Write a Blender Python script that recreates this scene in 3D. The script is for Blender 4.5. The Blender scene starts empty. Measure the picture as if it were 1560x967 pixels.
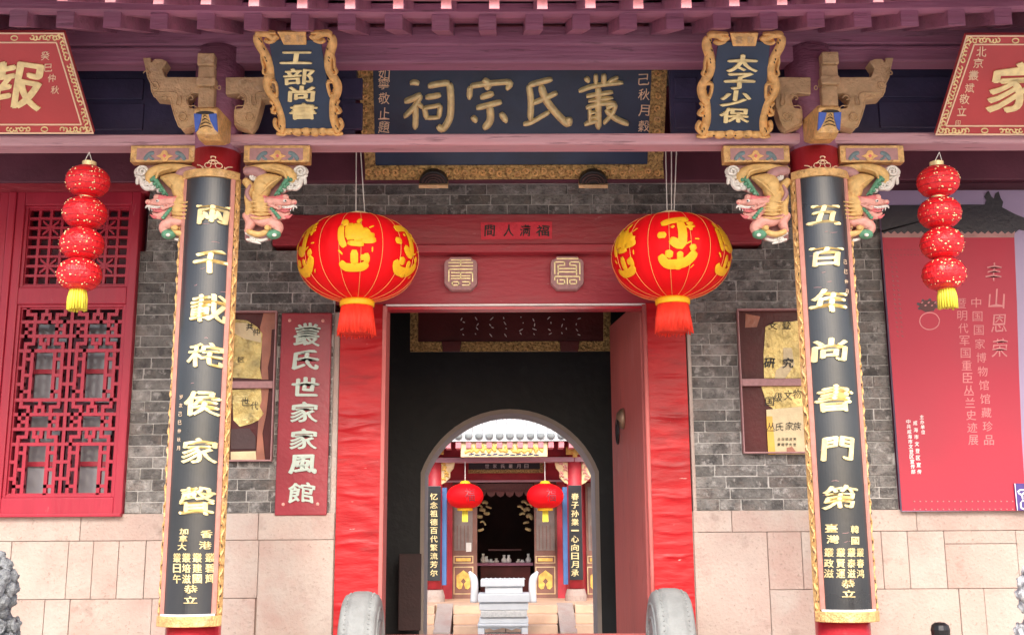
import bpy, bmesh, math, random
from mathutils import Vector, Matrix, noise
random.seed(7)
R = math.radians
sc = bpy.context.scene
col = sc.collection

# ------------------------------------------------------------------ camera, sky, sun
EYE = Vector((0, 0, 1.5)); F = 1700.0; CX, CY = 780.0, 483.5
PITCH, YAW, ROLL = R(11.3), R(0.5), R(-0.33)
CM = Matrix.Rotation(-YAW, 3, 'Z') @ Matrix.Rotation(R(90) + PITCH, 3, 'X') @ Matrix.Rotation(ROLL, 3, 'Z')
cd = bpy.data.cameras.new('camera'); cam = bpy.data.objects.new('camera', cd); col.objects.link(cam)
cam.matrix_world = Matrix.Translation(EYE) @ CM.to_4x4()
cd.sensor_width = 36; cd.lens = 36 * F / 1560; cd.clip_end = 900; cd.clip_start = .05
sc.camera = cam
SUN_EL, SUN_AZ = 37, -12          # from behind the camera, a little to its left
w = bpy.data.worlds.new('World'); sc.world = w; w.use_nodes = True
nt = w.node_tree; bg = nt.nodes['Background']
sky = nt.nodes.new('ShaderNodeTexSky'); sky.sky_type = 'NISHITA'; sky.sun_disc = False
sky.sun_elevation = R(SUN_EL); sky.sun_rotation = R(180 + SUN_AZ); sky.air_density = 1.0; sky.dust_density = 3.0
nt.links.new(sky.outputs[0], bg.inputs[0]); bg.inputs[1].default_value = 0.15
sl = bpy.data.lights.new('sun', 'SUN'); sl.energy = 1.4; sl.angle = R(20); sl.color = (1, .95, .88)
so = bpy.data.objects.new('sun', sl); col.objects.link(so)
so.rotation_euler = (R(90 - SUN_EL), 0, R(SUN_AZ))
sc.view_settings.view_transform = 'Standard'; sc.view_settings.look = 'None'
sc.view_settings.exposure = 1.17; sc.view_settings.gamma = 1
try:
    sc.cycles.max_bounces = 8; sc.cycles.diffuse_bounces = 5
except Exception: pass

# ------------------------------------------------------------------ pixel -> point in the place
def ray(px, py):
    return CM @ Vector(((px - CX) / F, (CY - py) / F, -1))
def P(px, py, Y):
    d = ray(px, py); return EYE + d * (Y / d.y)
def X(px, Y, py=600): return P(px, py, Y).x
def Z(py, Y, px=780): return P(px, py, Y).z
class Plane:
    def __init__(s, bl, br, tl):
        s.o = bl; s.n = (br - bl).cross(tl - bl).normalized()
        if s.n.y > 0: s.n = -s.n
    def hit(s, px, py, h=0.0):
        d = ray(px, py); t = (s.o - EYE).dot(s.n) / d.dot(s.n)
        return EYE + d * t + s.n * h
class YPlane(Plane):
    def __init__(s, Y): s.o = Vector((0, Y, 0)); s.n = Vector((0, -1, 0))

# ------------------------------------------------------------------ materials
def mat(name, c, rough=.55, metal=0, var=.18, scale=6, bump=.15, bscale=40, rnd=0, dirt=None, coat=0, stretch=(1, 1, 1), grain=0, spec=.5, trans=0):
    m = bpy.data.materials.new(name); m.use_nodes = True
    n = m.node_tree.nodes; L = m.node_tree.links.new
    b = n['Principled BSDF']; b.inputs['Roughness'].default_value = rough; b.inputs['Metallic'].default_value = metal
    b.inputs['Coat Weight'].default_value = coat; b.inputs['Coat Roughness'].default_value = .15
    b.inputs['Specular IOR Level'].default_value = spec
    g = n.new('ShaderNodeNewGeometry'); mp = n.new('ShaderNodeMapping'); mp.inputs['Scale'].default_value = stretch
    L(g.outputs['Position'], mp.inputs[0]); vec = mp.outputs[0]
    oi = None
    if rnd:
        oi = n.new('ShaderNodeObjectInfo'); ad = n.new('ShaderNodeVectorMath'); ad.operation = 'ADD'
        ml = n.new('ShaderNodeMath'); ml.operation = 'MULTIPLY'; ml.inputs[1].default_value = 37.0
        L(oi.outputs['Random'], ml.inputs[0]); L(vec, ad.inputs[0]); L(ml.outputs[0], ad.inputs[1]); vec = ad.outputs[0]
    nz = n.new('ShaderNodeTexNoise'); nz.inputs['Scale'].default_value = scale; nz.inputs['Detail'].default_value = 6
    L(vec, nz.inputs['Vector'])
    cr = n.new('ShaderNodeValToRGB'); cr.color_ramp.elements[0].position = .3; cr.color_ramp.elements[1].position = .7
    cr.color_ramp.elements[0].color = (*[x * (1 - var) for x in c], 1); cr.color_ramp.elements[1].color = (*[min(1, x * (1 + var)) for x in c], 1)
    L(nz.outputs['Fac'], cr.inputs[0]); out = cr.outputs[0]
    if rnd:
        hv = n.new('ShaderNodeHueSaturation'); mr = n.new('ShaderNodeMapRange')
        mr.inputs[3].default_value = 1 - rnd; mr.inputs[4].default_value = 1 + rnd
        L(oi.outputs['Random'], mr.inputs[0]); L(mr.outputs[0], hv.inputs['Value']); L(out, hv.inputs['Color']); out = hv.outputs[0]
    for dd in (dirt or []):
        dc, ds, lo, hi, amt = dd
        n2 = n.new('ShaderNodeTexNoise'); n2.inputs['Scale'].default_value = ds; n2.inputs['Detail'].default_value = 8; n2.inputs['Roughness'].default_value = .65
        L(vec, n2.inputs['Vector'])
        r2 = n.new('ShaderNodeMapRange'); r2.inputs[1].default_value = lo; r2.inputs[2].default_value = hi; r2.inputs[4].default_value = amt
        L(n2.outputs['Fac'], r2.inputs[0]); mx = n.new('ShaderNodeMix'); mx.data_type = 'RGBA'
        L(r2.outputs[0], mx.inputs[0]); L(out, mx.inputs[6]); mx.inputs[7].default_value = (*dc, 1); out = mx.outputs[2]
    L(out, b.inputs['Base Color'])
    nb = n.new('ShaderNodeTexNoise'); nb.inputs['Scale'].default_value = bscale; nb.inputs['Detail'].default_value = 7
    L(vec, nb.inputs['Vector'])
    bp = n.new('ShaderNodeBump'); bp.inputs['Strength'].default_value = bump; bp.inputs['Distance'].default_value = .02
    L(nb.outputs['Fac'], bp.inputs['Height']); L(bp.outputs[0], b.inputs['Normal'])
    rr = n.new('ShaderNodeMapRange'); rr.inputs[3].default_value = max(0.03, rough - .1); rr.inputs[4].default_value = min(1, rough + .12)
    L(nz.outputs['Fac'], rr.inputs[0]); L(rr.outputs[0], b.inputs['Roughness'])
    if trans:
        b.inputs['Subsurface Weight'].default_value = trans; b.inputs['Subsurface Radius'].default_value = (.05, .01, .01); b.inputs['Subsurface Scale'].default_value = .3
    return m
M = {}
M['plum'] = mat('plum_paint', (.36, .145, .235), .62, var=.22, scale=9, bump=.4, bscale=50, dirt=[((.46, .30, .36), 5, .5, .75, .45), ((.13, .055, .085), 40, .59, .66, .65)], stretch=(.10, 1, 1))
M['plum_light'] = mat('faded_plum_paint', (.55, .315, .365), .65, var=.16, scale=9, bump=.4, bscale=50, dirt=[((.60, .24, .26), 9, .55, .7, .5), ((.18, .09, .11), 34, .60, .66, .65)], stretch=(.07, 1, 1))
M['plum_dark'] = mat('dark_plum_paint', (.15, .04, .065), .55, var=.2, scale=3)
M['navy'] = mat('dark_blue_board', (.055, .05, .115), .6, var=.25, scale=5)
M['pink_sunlit'] = mat('pink_sunlit_paint', (.62, .22, .25), .55, var=.2, scale=30)  # pink paint, brightened to put sunlight into the front eave's rafter ends
M['window_red'] = mat('window_red_paint', (.40, .020, .045), .42, var=.16, scale=6, bump=.15, coat=.08, spec=.35, dirt=[((.62, .25, .25), 25, .66, .72, .6), ((.2, .01, .02), 12, .6, .72, .4)], stretch=(1, 1, .15))
M['red'] = mat('red_paint', (.46, .022, .036), .38, var=.14, scale=4, bump=.15, coat=.3, dirt=[((.62, .2, .16), 14, .66, .74, .5)])
M['red_lintel'] = mat('lintel_red_paint', (.38, .030, .046), .5, var=.18, scale=3, bump=.3, dirt=[((.26, .07, .075), 6, .48, .68, .6), ((.55, .25, .24), 30, .66, .7, .5)], stretch=(.3, 1, 1))
M['jamb_red'] = mat('worn_red_film', (.43, .006, .011), .40, var=.22, scale=5, bump=.3, bscale=20, spec=.35, stretch=(.35, 1, 1.3), dirt=[((.54, .03, .03), 5, .5, .7, .6), ((.20, .008, .01), 6, .54, .70, .75), ((.78, .45, .4), 26, .69, .72, .8)])
M['brick'] = mat('grey_brick', (.212, .198, .184), .9, var=.38, scale=24, bump=.9, bscale=60, rnd=.42, dirt=[((.045, .042, .042), 12, .5, .62, .78), ((.27, .195, .16), 5, .52, .72, .5), ((.52, .49, .46), 18, .56, .66, .6)])
M['mortar'] = mat('pale_mortar', (.50, .47, .44), .9, var=.2, scale=20, bump=.5)
M['stone'] = mat('pink_stone', (.44, .345, .298), .8, var=.11, scale=2.5, bump=.4, bscale=50, rnd=.06, dirt=[((.41, .265, .225), 2.2, .44, .64, .65), ((.20, .15, .12), 50, .60, .66, .55), ((.47, .42, .375), 1.7, .48, .62, .6), ((.24, .17, .14), 5, .59, .70, .5)])
M['stone_joint'] = mat('stone_joint', (.38, .29, .25), .9)
M['gold'] = mat('gold_leaf', (.70, .43, .17), .42, .15, var=.25, scale=30, bump=.5, bscale=90, dirt=[((.36, .17, .07), 40, .54, .68, .75), ((.74, .54, .38), 12, .55, .7, .5)])
M['gold_pale'] = mat('pale_gold_lettering', (.86, .70, .36), .35, .3, var=.2, scale=25, bump=.15)
M['gold_old'] = mat('aged_gold', (.50, .34, .13), .45, .4, var=.4, scale=40, bump=1, bscale=60, dirt=[((.10, .05, .02), 55, .5, .6, .8)])
M['gold_frame'] = mat('carved_gold_frame', (.76, .45, .17), .45, .2, var=.25, scale=30, bump=.6, dirt=[((.35, .16, .05), 60, .6, .68, .6)])
M['gold_tan'] = mat('tan_bracket_paint', (.62, .42, .23), .6, 0, var=.2, scale=14, bump=.6, dirt=[((.25, .16, .10), 40, .58, .7, .55), ((.72, .55, .38), 18, .6, .7, .5)])
M['pink_edge'] = mat('pink_edge_paint', (.60, .27, .22), .5, var=.12, scale=20)
M['black'] = mat('black_lacquer', (.030, .031, .035), .30, var=.25, scale=3, bump=.04, coat=.35, spec=.6)
M['plaque_blue'] = mat('dark_blue_lacquer', (.020, .040, .085), .4, var=.3, scale=4, bump=.08)
M['plaque_red'] = mat('plaque_red', (.46, .055, .06), .5, var=.1, scale=3, bump=.08)
M['cream'] = mat('cream_line_paint', (.85, .62, .42), .5, var=.1)
M['white'] = mat('white_paint', (.80, .78, .74), .55, var=.1, scale=20)
M['d_white'] = mat('carving_white', (.74, .70, .64), .6, var=.14, scale=40, dirt=[((.3, .2, .18), 60, .6, .7, .5)])
M['d_yellow'] = mat('carving_yellow', (.70, .45, .17), .6, var=.16, scale=40, bump=.35)
M['d_pink'] = mat('carving_pink', (.74, .36, .30), .6, var=.16, scale=40, bump=.35)
M['d_rose'] = mat('carving_rose', (.68, .17, .18), .6, var=.12, scale=40)
M['d_mauve'] = mat('carving_mauve', (.42, .22, .22), .6, var=.12, scale=40)
M['d_green'] = mat('carving_green', (.10, .28, .17), .55, var=.25, scale=40, dirt=[((.6, .65, .55), 40, .6, .7, .5)])
M['leaf_blue'] = mat('faded_blue_green_paint', (.16, .22, .24), .6, var=.2, scale=40)
M['blue'] = mat('blue_paint', (.045, .10, .42), .4, var=.2, scale=20)
M['far_blue'] = mat('far_blue_paint', (.07, .17, .40), .5, var=.1)
M['mint'] = mat('mint_lettering', (.50, .58, .50), .5, var=.1)
M['sign_red'] = mat('dark_red_sign', (.30, .022, .036), .38, var=.15, scale=4, coat=.2)
M['lantern'] = mat('red_lantern_cloth', (.82, .003, .008), .6, var=.05, scale=3, bump=.05, spec=.2, trans=.3)
M['small_lantern'] = mat('glittering_red_lantern', (.75, .012, .02), .35, var=.1, scale=3, bump=.5, bscale=50, dirt=[((.92, .42, .22), 46, .62, .66, .6)], stretch=(1, 1, .8))
M['lantern_gold'] = mat('lantern_gold_print', (.95, .50, .01), .6, var=.08, scale=60, bump=.1)
M['seam'] = mat('lantern_seam_gold', (.90, .42, .12), .5, var=.1)
M['tassel'] = mat('red_orange_tassel', (.85, .035, .012), .6, var=.2, scale=50, stretch=(1, 1, .05), bump=.5)
M['tassel_yellow'] = mat('yellow_tassel', (.85, .70, .06), .6, var=.25, scale=60, stretch=(1, 1, .08), bump=.5)
M['wire'] = mat('white_cord', (.75, .72, .68), .5)
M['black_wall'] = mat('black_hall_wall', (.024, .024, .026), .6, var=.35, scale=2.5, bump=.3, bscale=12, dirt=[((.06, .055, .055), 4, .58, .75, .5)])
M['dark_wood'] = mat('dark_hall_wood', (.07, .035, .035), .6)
M['arch_trim'] = mat('arch_plaster', (.52, .43, .37), .7, var=.1)
M['leaf'] = mat('door_leaf_paint', (.56, .15, .135), .55, var=.16, scale=3, bump=.2, spec=.3, stretch=(1, 1, .2), dirt=[((.66, .34, .31), 8, .58, .74, .55), ((.28, .05, .05), 14, .60, .70, .6)])
M['drum'] = mat('grey_drum_stone', (.26, .275, .275), .75, var=.16, scale=9, bump=.35, bscale=70, dirt=[((.16, .16, .155), 7, .58, .76, .4), ((.38, .38, .36), 30, .62, .7, .35)])
M['lion'] = mat('weathered_lion_stone', (.27, .28, .29), .85, var=.3, scale=25, bump=.8, bscale=80, dirt=[((.09, .09, .10), 40, .54, .66, .7)])
M['maroon'] = mat('maroon_panel', (.085, .016, .016), .35, var=.3, scale=3, spec=.3)
M['rust'] = mat('rust_reflection', (.36, .13, .08), .3, var=.3, scale=6)  # flat rust colour for painted reflections in the display glass, and one print
M['foil'] = mat('crumpled_gold_sheet', (.56, .42, .15), .25, .3, var=.35, scale=10, bump=1, bscale=9, dirt=[((.20, .14, .05), 14, .56, .62, .6)])
M['paper'] = mat('cream_print', (.72, .58, .34), .45, var=.12, scale=10)
M['ochre'] = mat('ochre_print', (.80, .48, .08), .45, var=.1)
M['ink'] = mat('black_ink', (.015, .012, .012), .5)
M['poster_red'] = mat('crimson_print', (.44, .014, .042), .5, var=.05, scale=1.5, bump=.03)
M['paper_red'] = mat('bright_red_paper', (.66, .03, .055), .6, var=.08, scale=20, bump=.3)
M['lilac'] = mat('lilac_print', (.36, .27, .42), .35, var=.06, scale=1.5, bump=.03)
M['poster_dark'] = mat('dark_print', (.035, .030, .040), .4, var=.1)
M['poster_tan'] = mat('tan_print', (.42, .20, .19), .4)
M['print_pink'] = mat('pink_lettering', (.64, .22, .22), .5)
M['print_white'] = mat('white_lettering', (.85, .80, .78), .4)
M['purple'] = mat('purple_print', (.06, .03, .20), .4)
M['grey_pane'] = mat('grey_glass', (.24, .235, .26), .12, var=.3, scale=2, bump=.02)
M['marble'] = mat('white_marble', (.80, .80, .79), .5, var=.06, scale=6, bump=.1)
M['far_red'] = mat('far_hall_red', (.45, .03, .045), .5)
M['far_door'] = mat('far_door_brown', (.23, .11, .085), .5)
M['far_panel'] = mat('far_door_grey_panel', (.25, .20, .18), .5)
M['far_gold'] = mat('far_gold', (.82, .50, .12), .45, .1, var=.3, scale=12)
M['far_cream'] = mat('far_cream', (.80, .62, .34), .5)
M['roof_tile'] = mat('pale_roof_tile', (.62, .62, .62), .7, var=.12, scale=6, bump=.3)
M['steps'] = mat('step_stone', (.66, .44, .30), .7, var=.12, scale=4, rnd=.1, bump=.2)
M['paving'] = mat('courtyard_paving', (.46, .42, .38), .8, var=.12, scale=3, bump=.2)
M['iron'] = mat('dark_iron', (.03, .028, .03), .4, .6)
M['knocker'] = mat('worn_brass', (.35, .24, .16), .4, .5)

# ------------------------------------------------------------------ mesh helpers
def tag(o, label=None, cat=None, group=None, kind=None):
    if label: o['label'] = label
    if cat: o['category'] = cat
    if group: o['group'] = group
    if kind: o['kind'] = kind
    return o
def wloc(o):
    v = Vector((0, 0, 0))
    while o: v = v + o.location; o = o.parent
    return v
def thing(name, loc, label, cat, group=None):
    o = bpy.data.objects.new(name, None); col.objects.link(o); o.location = loc; o.empty_display_size = .1
    return tag(o, label, cat, group)
class MB:
    def __init__(s): s.v = []; s.f = []; s.m = []; s.cm = 0
    def vert(s, p): s.v.append(Vector(p)); return len(s.v) - 1
    def face(s, *i): s.f.append(i); s.m.append(s.cm)
    def add(s, vs, fs):
        k = len(s.v); s.v += [Vector(v) for v in vs]
        for f in fs: s.f.append(tuple(i + k for i in f)); s.m.append(s.cm)
        return s
    def box(s, x0, x1, y0, y1, z0, z1):
        return s.add([(x0, y0, z0), (x1, y0, z0), (x1, y1, z0), (x0, y1, z0), (x0, y0, z1), (x1, y0, z1), (x1, y1, z1), (x0, y1, z1)],
                     [(0, 3, 2, 1), (4, 5, 6, 7), (0, 1, 5, 4), (1, 2, 6, 5), (2, 3, 7, 6), (3, 0, 4, 7)])
    def prism(s, pts, off):             # polygon (3-D, planar) pushed along off
        n = len(pts); off = Vector(off)
        return s.add([Vector(p) for p in pts] + [Vector(p) + off for p in pts],
                     [tuple(range(n)), tuple(range(2 * n - 1, n - 1, -1))] + [(i, i + n, (i + 1) % n + n, (i + 1) % n) for i in range(n)])
    def tube(s, pts, rad, n=8, flat=1.0):
        pts = [Vector(p) for p in pts]; m = len(pts)
        rad = rad if isinstance(rad, (list, tuple)) else [rad] * m
        k = len(s.v); up = None
        for i, p in enumerate(pts):
            t = (pts[min(i + 1, m - 1)] - pts[max(i - 1, 0)])
            t = t.normalized() if t.length > 1e-9 else Vector((0, 0, 1))
            a = t.cross(Vector((0, 1, 0)))
            if a.length < .05: a = t.cross(Vector((1, 0, 0)))
            a.normalize(); b = t.cross(a).normalized()
            for j in range(n):
                an = 2 * math.pi * j / n; s.v.append(p + a * math.cos(an) * rad[i] + b * math.sin(an) * rad[i] * flat)
        for i in range(m - 1):
            for j in range(n): s.face(k + i * n + j, k + i * n + (j + 1) % n, k + (i + 1) * n + (j + 1) % n, k + (i + 1) * n + j)
        s.face(*[k + j for j in range(n)][::-1]); s.face(*[k + (m - 1) * n + j for j in range(n)])
        return s
    def lathe(s, c, prof, n=24, axis='Z', lobes=0, amp=0, rot=0):   # prof [(r, h)]
        c = Vector(c); k = len(s.v)
        for r, h in prof:
            for j in range(n):
                a = 2 * math.pi * j / n + rot; q = r * (1 - amp * abs(math.cos(lobes * a / 2))) if lobes else r
                s.v.append(c + (Vector((q * math.cos(a), q * math.sin(a), h)) if axis == 'Z' else Vector((h, q * math.cos(a), q * math.sin(a)))))
        for i in range(len(prof) - 1):
            for j in range(n): s.face(k + i * n + j, k + i * n + (j + 1) % n, k + (i + 1) * n + (j + 1) % n, k + (i + 1) * n + j)
        s.face(*[k + j for j in range(n)][::-1]); s.face(*[k + (len(prof) - 1) * n + j for j in range(n)])
        return s
    def ball(s, c, r, n=12):
        if not isinstance(r, (tuple, list)): r = (r, r, r)
        c = Vector(c); k = len(s.v); m = max(5, n // 2)
        for i in range(m + 1):
            t = math.pi * min(max(i / m, .02), .98)
            for j in range(n):
                a = 2 * math.pi * j / n; s.v.append(c + Vector((r[0] * math.sin(t) * math.cos(a), r[1] * math.sin(t) * math.sin(a), -r[2] * math.cos(t))))
        for i in range(m):
            for j in range(n): s.face(k + i * n + j, k + i * n + (j + 1) % n, k + (i + 1) * n + (j + 1) % n, k + (i + 1) * n + j)
        s.face(*[k + j for j in range(n)][::-1]); s.face(*[k + m * n + j for j in range(n)])
        return s
    def build(s, name, m, parent=None, smooth=False, bevel=0, kind=None, label=None, seg=2):
        me = bpy.data.meshes.new(name); w0 = wloc(parent) if parent else Vector((0, 0, 0))
        me.from_pydata([tuple(v - w0) for v in s.v], [], s.f); 
        for x in (m if isinstance(m, (list, tuple)) else [m]): me.materials.append(M[x])
        if isinstance(m, (list, tuple)): me.polygons.foreach_set('material_index', s.m)
        bm = bmesh.new(); bm.from_mesh(me); bmesh.ops.recalc_face_normals(bm, faces=bm.faces); bm.to_mesh(me); bm.free()
        if smooth: me.polygons.foreach_set('use_smooth', [True] * len(me.polygons))
        o = bpy.data.objects.new(name, me); col.objects.link(o); o.parent = parent
        if bevel:
            b = o.modifiers.new('bevel', 'BEVEL'); b.width = bevel; b.segments = seg; b.limit_method = 'ANGLE'; b.angle_limit = R(40)
        if kind: o['kind'] = kind
        if label: o['label'] = label
        return o
def crom(pts, k=5):
    pts = [tuple(p) for p in pts]
    if len(pts) < 3: 
        a, b = pts[0], pts[-1]; return [tuple(a[j] + (b[j] - a[j]) * i / k for j in range(len(a))) for i in range(k + 1)]
    q = [pts[0]] + pts + [pts[-1]]; out = []
    for i in range(1, len(q) - 2):
        for t in range(k):
            u = t / k; out.append(tuple(.5 * (2 * q[i][j] + (q[i + 1][j] - q[i - 1][j]) * u + (2 * q[i - 1][j] - 5 * q[i][j] + 4 * q[i + 1][j] - q[i + 2][j]) * u * u + (3 * q[i][j] - q[i - 1][j] - 3 * q[i + 1][j] + q[i + 2][j]) * u ** 3) for j in range(len(q[0]))))
    out.append(pts[-1]); return out
def stroke(mb, pts, wd, mp, h=.008, base=0.0, k=5, cap=.55):
    """a domed brush stroke along 2-D points, half width wd (px), laid on a surface by mp(x, y, height)"""
    pts = crom(pts, k); n = len(pts); L = [0]
    for i in range(1, n): L.append(L[-1] + math.dist(pts[i][:2], pts[i - 1][:2]))
    tot = max(L[-1], 1e-6); k0 = len(mb.v)
    for i, p in enumerate(pts):
        a = pts[max(i - 1, 0)]; b = pts[min(i + 1, n - 1)]
        dx, dy = b[0] - a[0], b[1] - a[1]; l = math.hypot(dx, dy) or 1; nx, ny = -dy / l, dx / l
        w_ = p[2] if len(p) > 2 else wd
        e = min(L[i], tot - L[i]); ww = w_ * (cap + (1 - cap) * min(1, e / max(w_, 1e-6)) ** .5)
        for s_, hh in ((-1, 0), (-.62, .8), (0, 1), (.62, .8), (1, 0)):
            mb.v.append(mp(p[0] + nx * ww * s_, p[1] + ny * ww * s_, base + hh * h))
    for i in range(n - 1):
        for j in range(4): mb.face(k0 + i * 5 + j, k0 + i * 5 + j + 1, k0 + (i + 1) * 5 + j + 1, k0 + (i + 1) * 5 + j)
    mb.face(*[k0 + j for j in range(5)]); mb.face(*[k0 + (n - 1) * 5 + j for j in range(5)][::-1])

# ------------------------------------------------------------------ lettering (Blender's own font)
GL = {}
def glyph(ch, bold=.02):
    key = (ch, bold)
    if key in GL: return GL[key]
    cu = bpy.data.curves.new('g', 'FONT'); cu.body = ch; cu.extrude = .5; cu.offset = bold; cu.resolution_u = 3
    o = bpy.data.objects.new('g', cu); col.objects.link(o)
    me = bpy.data.meshes.new_from_object(o.evaluated_get(bpy.context.evaluated_depsgraph_get()))
    vs = [v.co.copy() for v in me.vertices]; fs = [tuple(p.vertices) for p in me.polygons]
    xs = [v.x for v in vs] or [0]; ys = [v.y for v in vs] or [0]
    x0, x1, y0, y1 = min(xs), max(xs), min(ys), max(ys)
    vs = [((v.x - x0) / max(x1 - x0, 1e-6), (y1 - v.y) / max(y1 - y0, 1e-6), 1.0 if v.z > 0 else 0.0) for v in vs]
    GL[key] = (vs, fs)
    bpy.data.objects.remove(o); bpy.data.curves.remove(cu); bpy.data.meshes.remove(me)
    return GL[key]
ALL = {.035: '兩千載秺侯家聲五百年尚書門第工部太子少保報', .03: '叢氏世家風館香港加拿大韓國臺灣建培滋日午碧輝政賢泰恭立運春間人满福鸿', .012: '如寧敬止題己秋月穀癸巳仲北京斌中国馆藏珍品暨明代军重臣丛兰史迹展丰山恩荣主办单位威海市文登区共宣传部研究级物家族博威敕書忆念祖德流芳百世業继承先一心向日月繁岁次令鐘馔尔氏萬'}
for b, t in ALL.items():
    for ch in dict.fromkeys(t): glyph(ch, 0)
def put(mb, ch, x, y, w_, h_, mp, th=.006, bold=.035, warp=0, base=0.001, skew=0):
    """glyph centred at pixel (x, y), w_ by h_ pixels"""
    vs, fs = glyph(ch, 0)
    sft = {.035: .034, .03: .022, .012: 0}[bold] * (.72 if len(vs) > 330 else 1); warp = min(warp, .8)
    for q, (sx, sy) in enumerate([(0, 0), (1, .15), (-1, -.15), (.2, .75), (-.2, -.75)] if sft else [(0, 0)]):
        out = []
        for u, v, t in vs:
            xx = ((u - .5) * (1 - 2 * sft) + sx * sft) * w_; yy = ((v - .5) * (1 - 2 * sft) + sy * sft) * h_
            if warp:
                yy += warp * h_ * (.05 * math.cos(u * math.pi * 2 - .4)); xx += warp * w_ * .04 * math.sin(v * 5 + 1)
            xx += skew * yy
            out.append(mp(x + xx, y + yy, base + t * (th + q * .0002)))
        mb.add(out, fs)
def char(parent, ch, x, y, w_, h_, mp, m, **k):
    if ch == '一': h_ *= .22
    mb = MB(); put(mb, ch, x, y, w_, h_, mp, **k); return mb.build('character', m, parent)
def quad_slab(mb, pl, pts, th, base=0.0):   # polygon traced in pixels on a plane, given a thickness towards the viewer
    p = [pl.hit(x, y, base) for x, y in pts]; mb.prism(p, pl.n * th)
def xbox(mb, px0, px1, py0, py1, Y, depth, py=None):  # upright board: pixel bounds read on plane Y, extending back by depth
    py = (py0 + py1) / 2 if py is None else py; pm = (px0 + px1) / 2
    mb.box(X(px0, Y, py), X(px1, Y, py), Y, Y + depth, Z(py1, Y, pm), Z(py0, Y, pm))

# ================================================================== SETTING
YW = 7.0          # brick face
YC = 5.9          # column axis
FLOOR = .55
def struct(name, mb, m, **k): o = mb.build(name, m, **k); o['kind'] = 'structure'; return o
struct('ground', MB().box(-400, 400, -400, 700, -.3, 0), 'paving')
struct('front_courtyard_paving', MB().box(-14, 14, -8, 4.95, .004, .03), 'paving')
struct('porch_floor', MB().box(-5, 5, 5.0, 10.6, .03, FLOOR), 'stone', bevel=.01)
CF = Z(964, 16.6)
struct('rear_courtyard_floor', MB().box(-9, 9, 10.62, 19, .004, CF), 'paving')

# ================================================================== FRONT HALL
hall = thing('gate_hall', (0, 7, 0), 'red timber gate hall with grey brick walls, carved dragon brackets and deep eaves', 'building')
# ---- brick walls
def brick_mesh(i):
    b = bmesh.new(); bmesh.ops.create_cube(b, size=1)
    r = random.Random(i)
    bmesh.ops.bevel(b, geom=b.edges[:] , offset=.035, segments=1, affect='EDGES')
    for v in b.verts:
        v.co += Vector((r.uniform(-.006, .006), r.uniform(-.03, .03), r.uniform(-.03, .03)))
    me = bpy.data.meshes.new('brick'); b.to_mesh(me); b.free(); me.materials.append(M['brick']); return me
BM = [brick_mesh(i) for i in range(7)]
CH = (Z(460, YW) - Z(778, YW)) / 19.0
def brick_wall(x0, x1, z0, z1, holes=(), seed=0, Y=YW):
    r = random.Random(seed)
    mb = MB(); mb.box(x0, x1, Y + .0015, Y + .30, z0, z1)
    wall = mb.build('brick_wall', 'mortar', hall)
    w0 = wloc(wall); n = int((z1 - z0) / CH + .4); cnt = 0
    for i in range(n):
        zc = z0 + (i + .5) * CH
        x = x0 - r.uniform(0, .26); 
        while x < x1:
            L = .265 if r.random() < .72 else .135
            a, b = max(x, x0), min(x + L, x1)
            x += L
            if b - a < .035: continue
            if any(a > h[0] - .01 and b < h[1] + .01 and zc > h[2] and zc < h[3] for h in holes): continue
            for h in holes:       # cut back at holes
                if zc > h[2] and zc < h[3]:
                    if a < h[0] < b: b = h[0]
                    elif a < h[1] < b: a = h[1]
            if b - a < .035: continue
            o = bpy.data.objects.new('brick', r.choice(BM)); col.objects.link(o); o.parent = wall
            g = .0055
            o.location = Vector(((a + b) / 2, Y + .03 + r.uniform(-.004, .004), zc)) - w0
            o.scale = (b - a - g, .07, CH - g); o.rotation_euler = (0, r.uniform(-.004, .004), 0); cnt += 1
    return cnt
ZL = Z(779, YW)                       # top of the stone dado
xl0, xl1 = X(204, YW, 540), X(506, YW, 620)
xr0, xr1 = X(1053, YW, 620), X(1352, YW, 540)
zlt = Z(374, YW)
# display-board recesses
DL = (X(352, YW, 590), X(420, YW, 590), Z(701, YW), Z(474, YW))
DR = (X(1126, YW, 590), X(1232, YW, 590), Z(693, YW), Z(474, YW))
print('bricks', brick_wall(xl0, xl1, ZL, ZL + CH * 24, [DL], 1), brick_wall(xr0, xr1, ZL, ZL + CH * 24, [DR], 2),
      brick_wall(X(225, YW, 350), X(415, YW, 350), ZL + CH * 24.02, Z(262, YW), [], 4), brick_wall(X(1160, YW, 350), X(1352, YW, 350), ZL + CH * 24.02, Z(262, YW), [], 5),
      brick_wall(X(416, YW, 300), X(1159, YW, 300), Z(328, YW), Z(328, YW) + CH * 3.4, [], 3))
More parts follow.
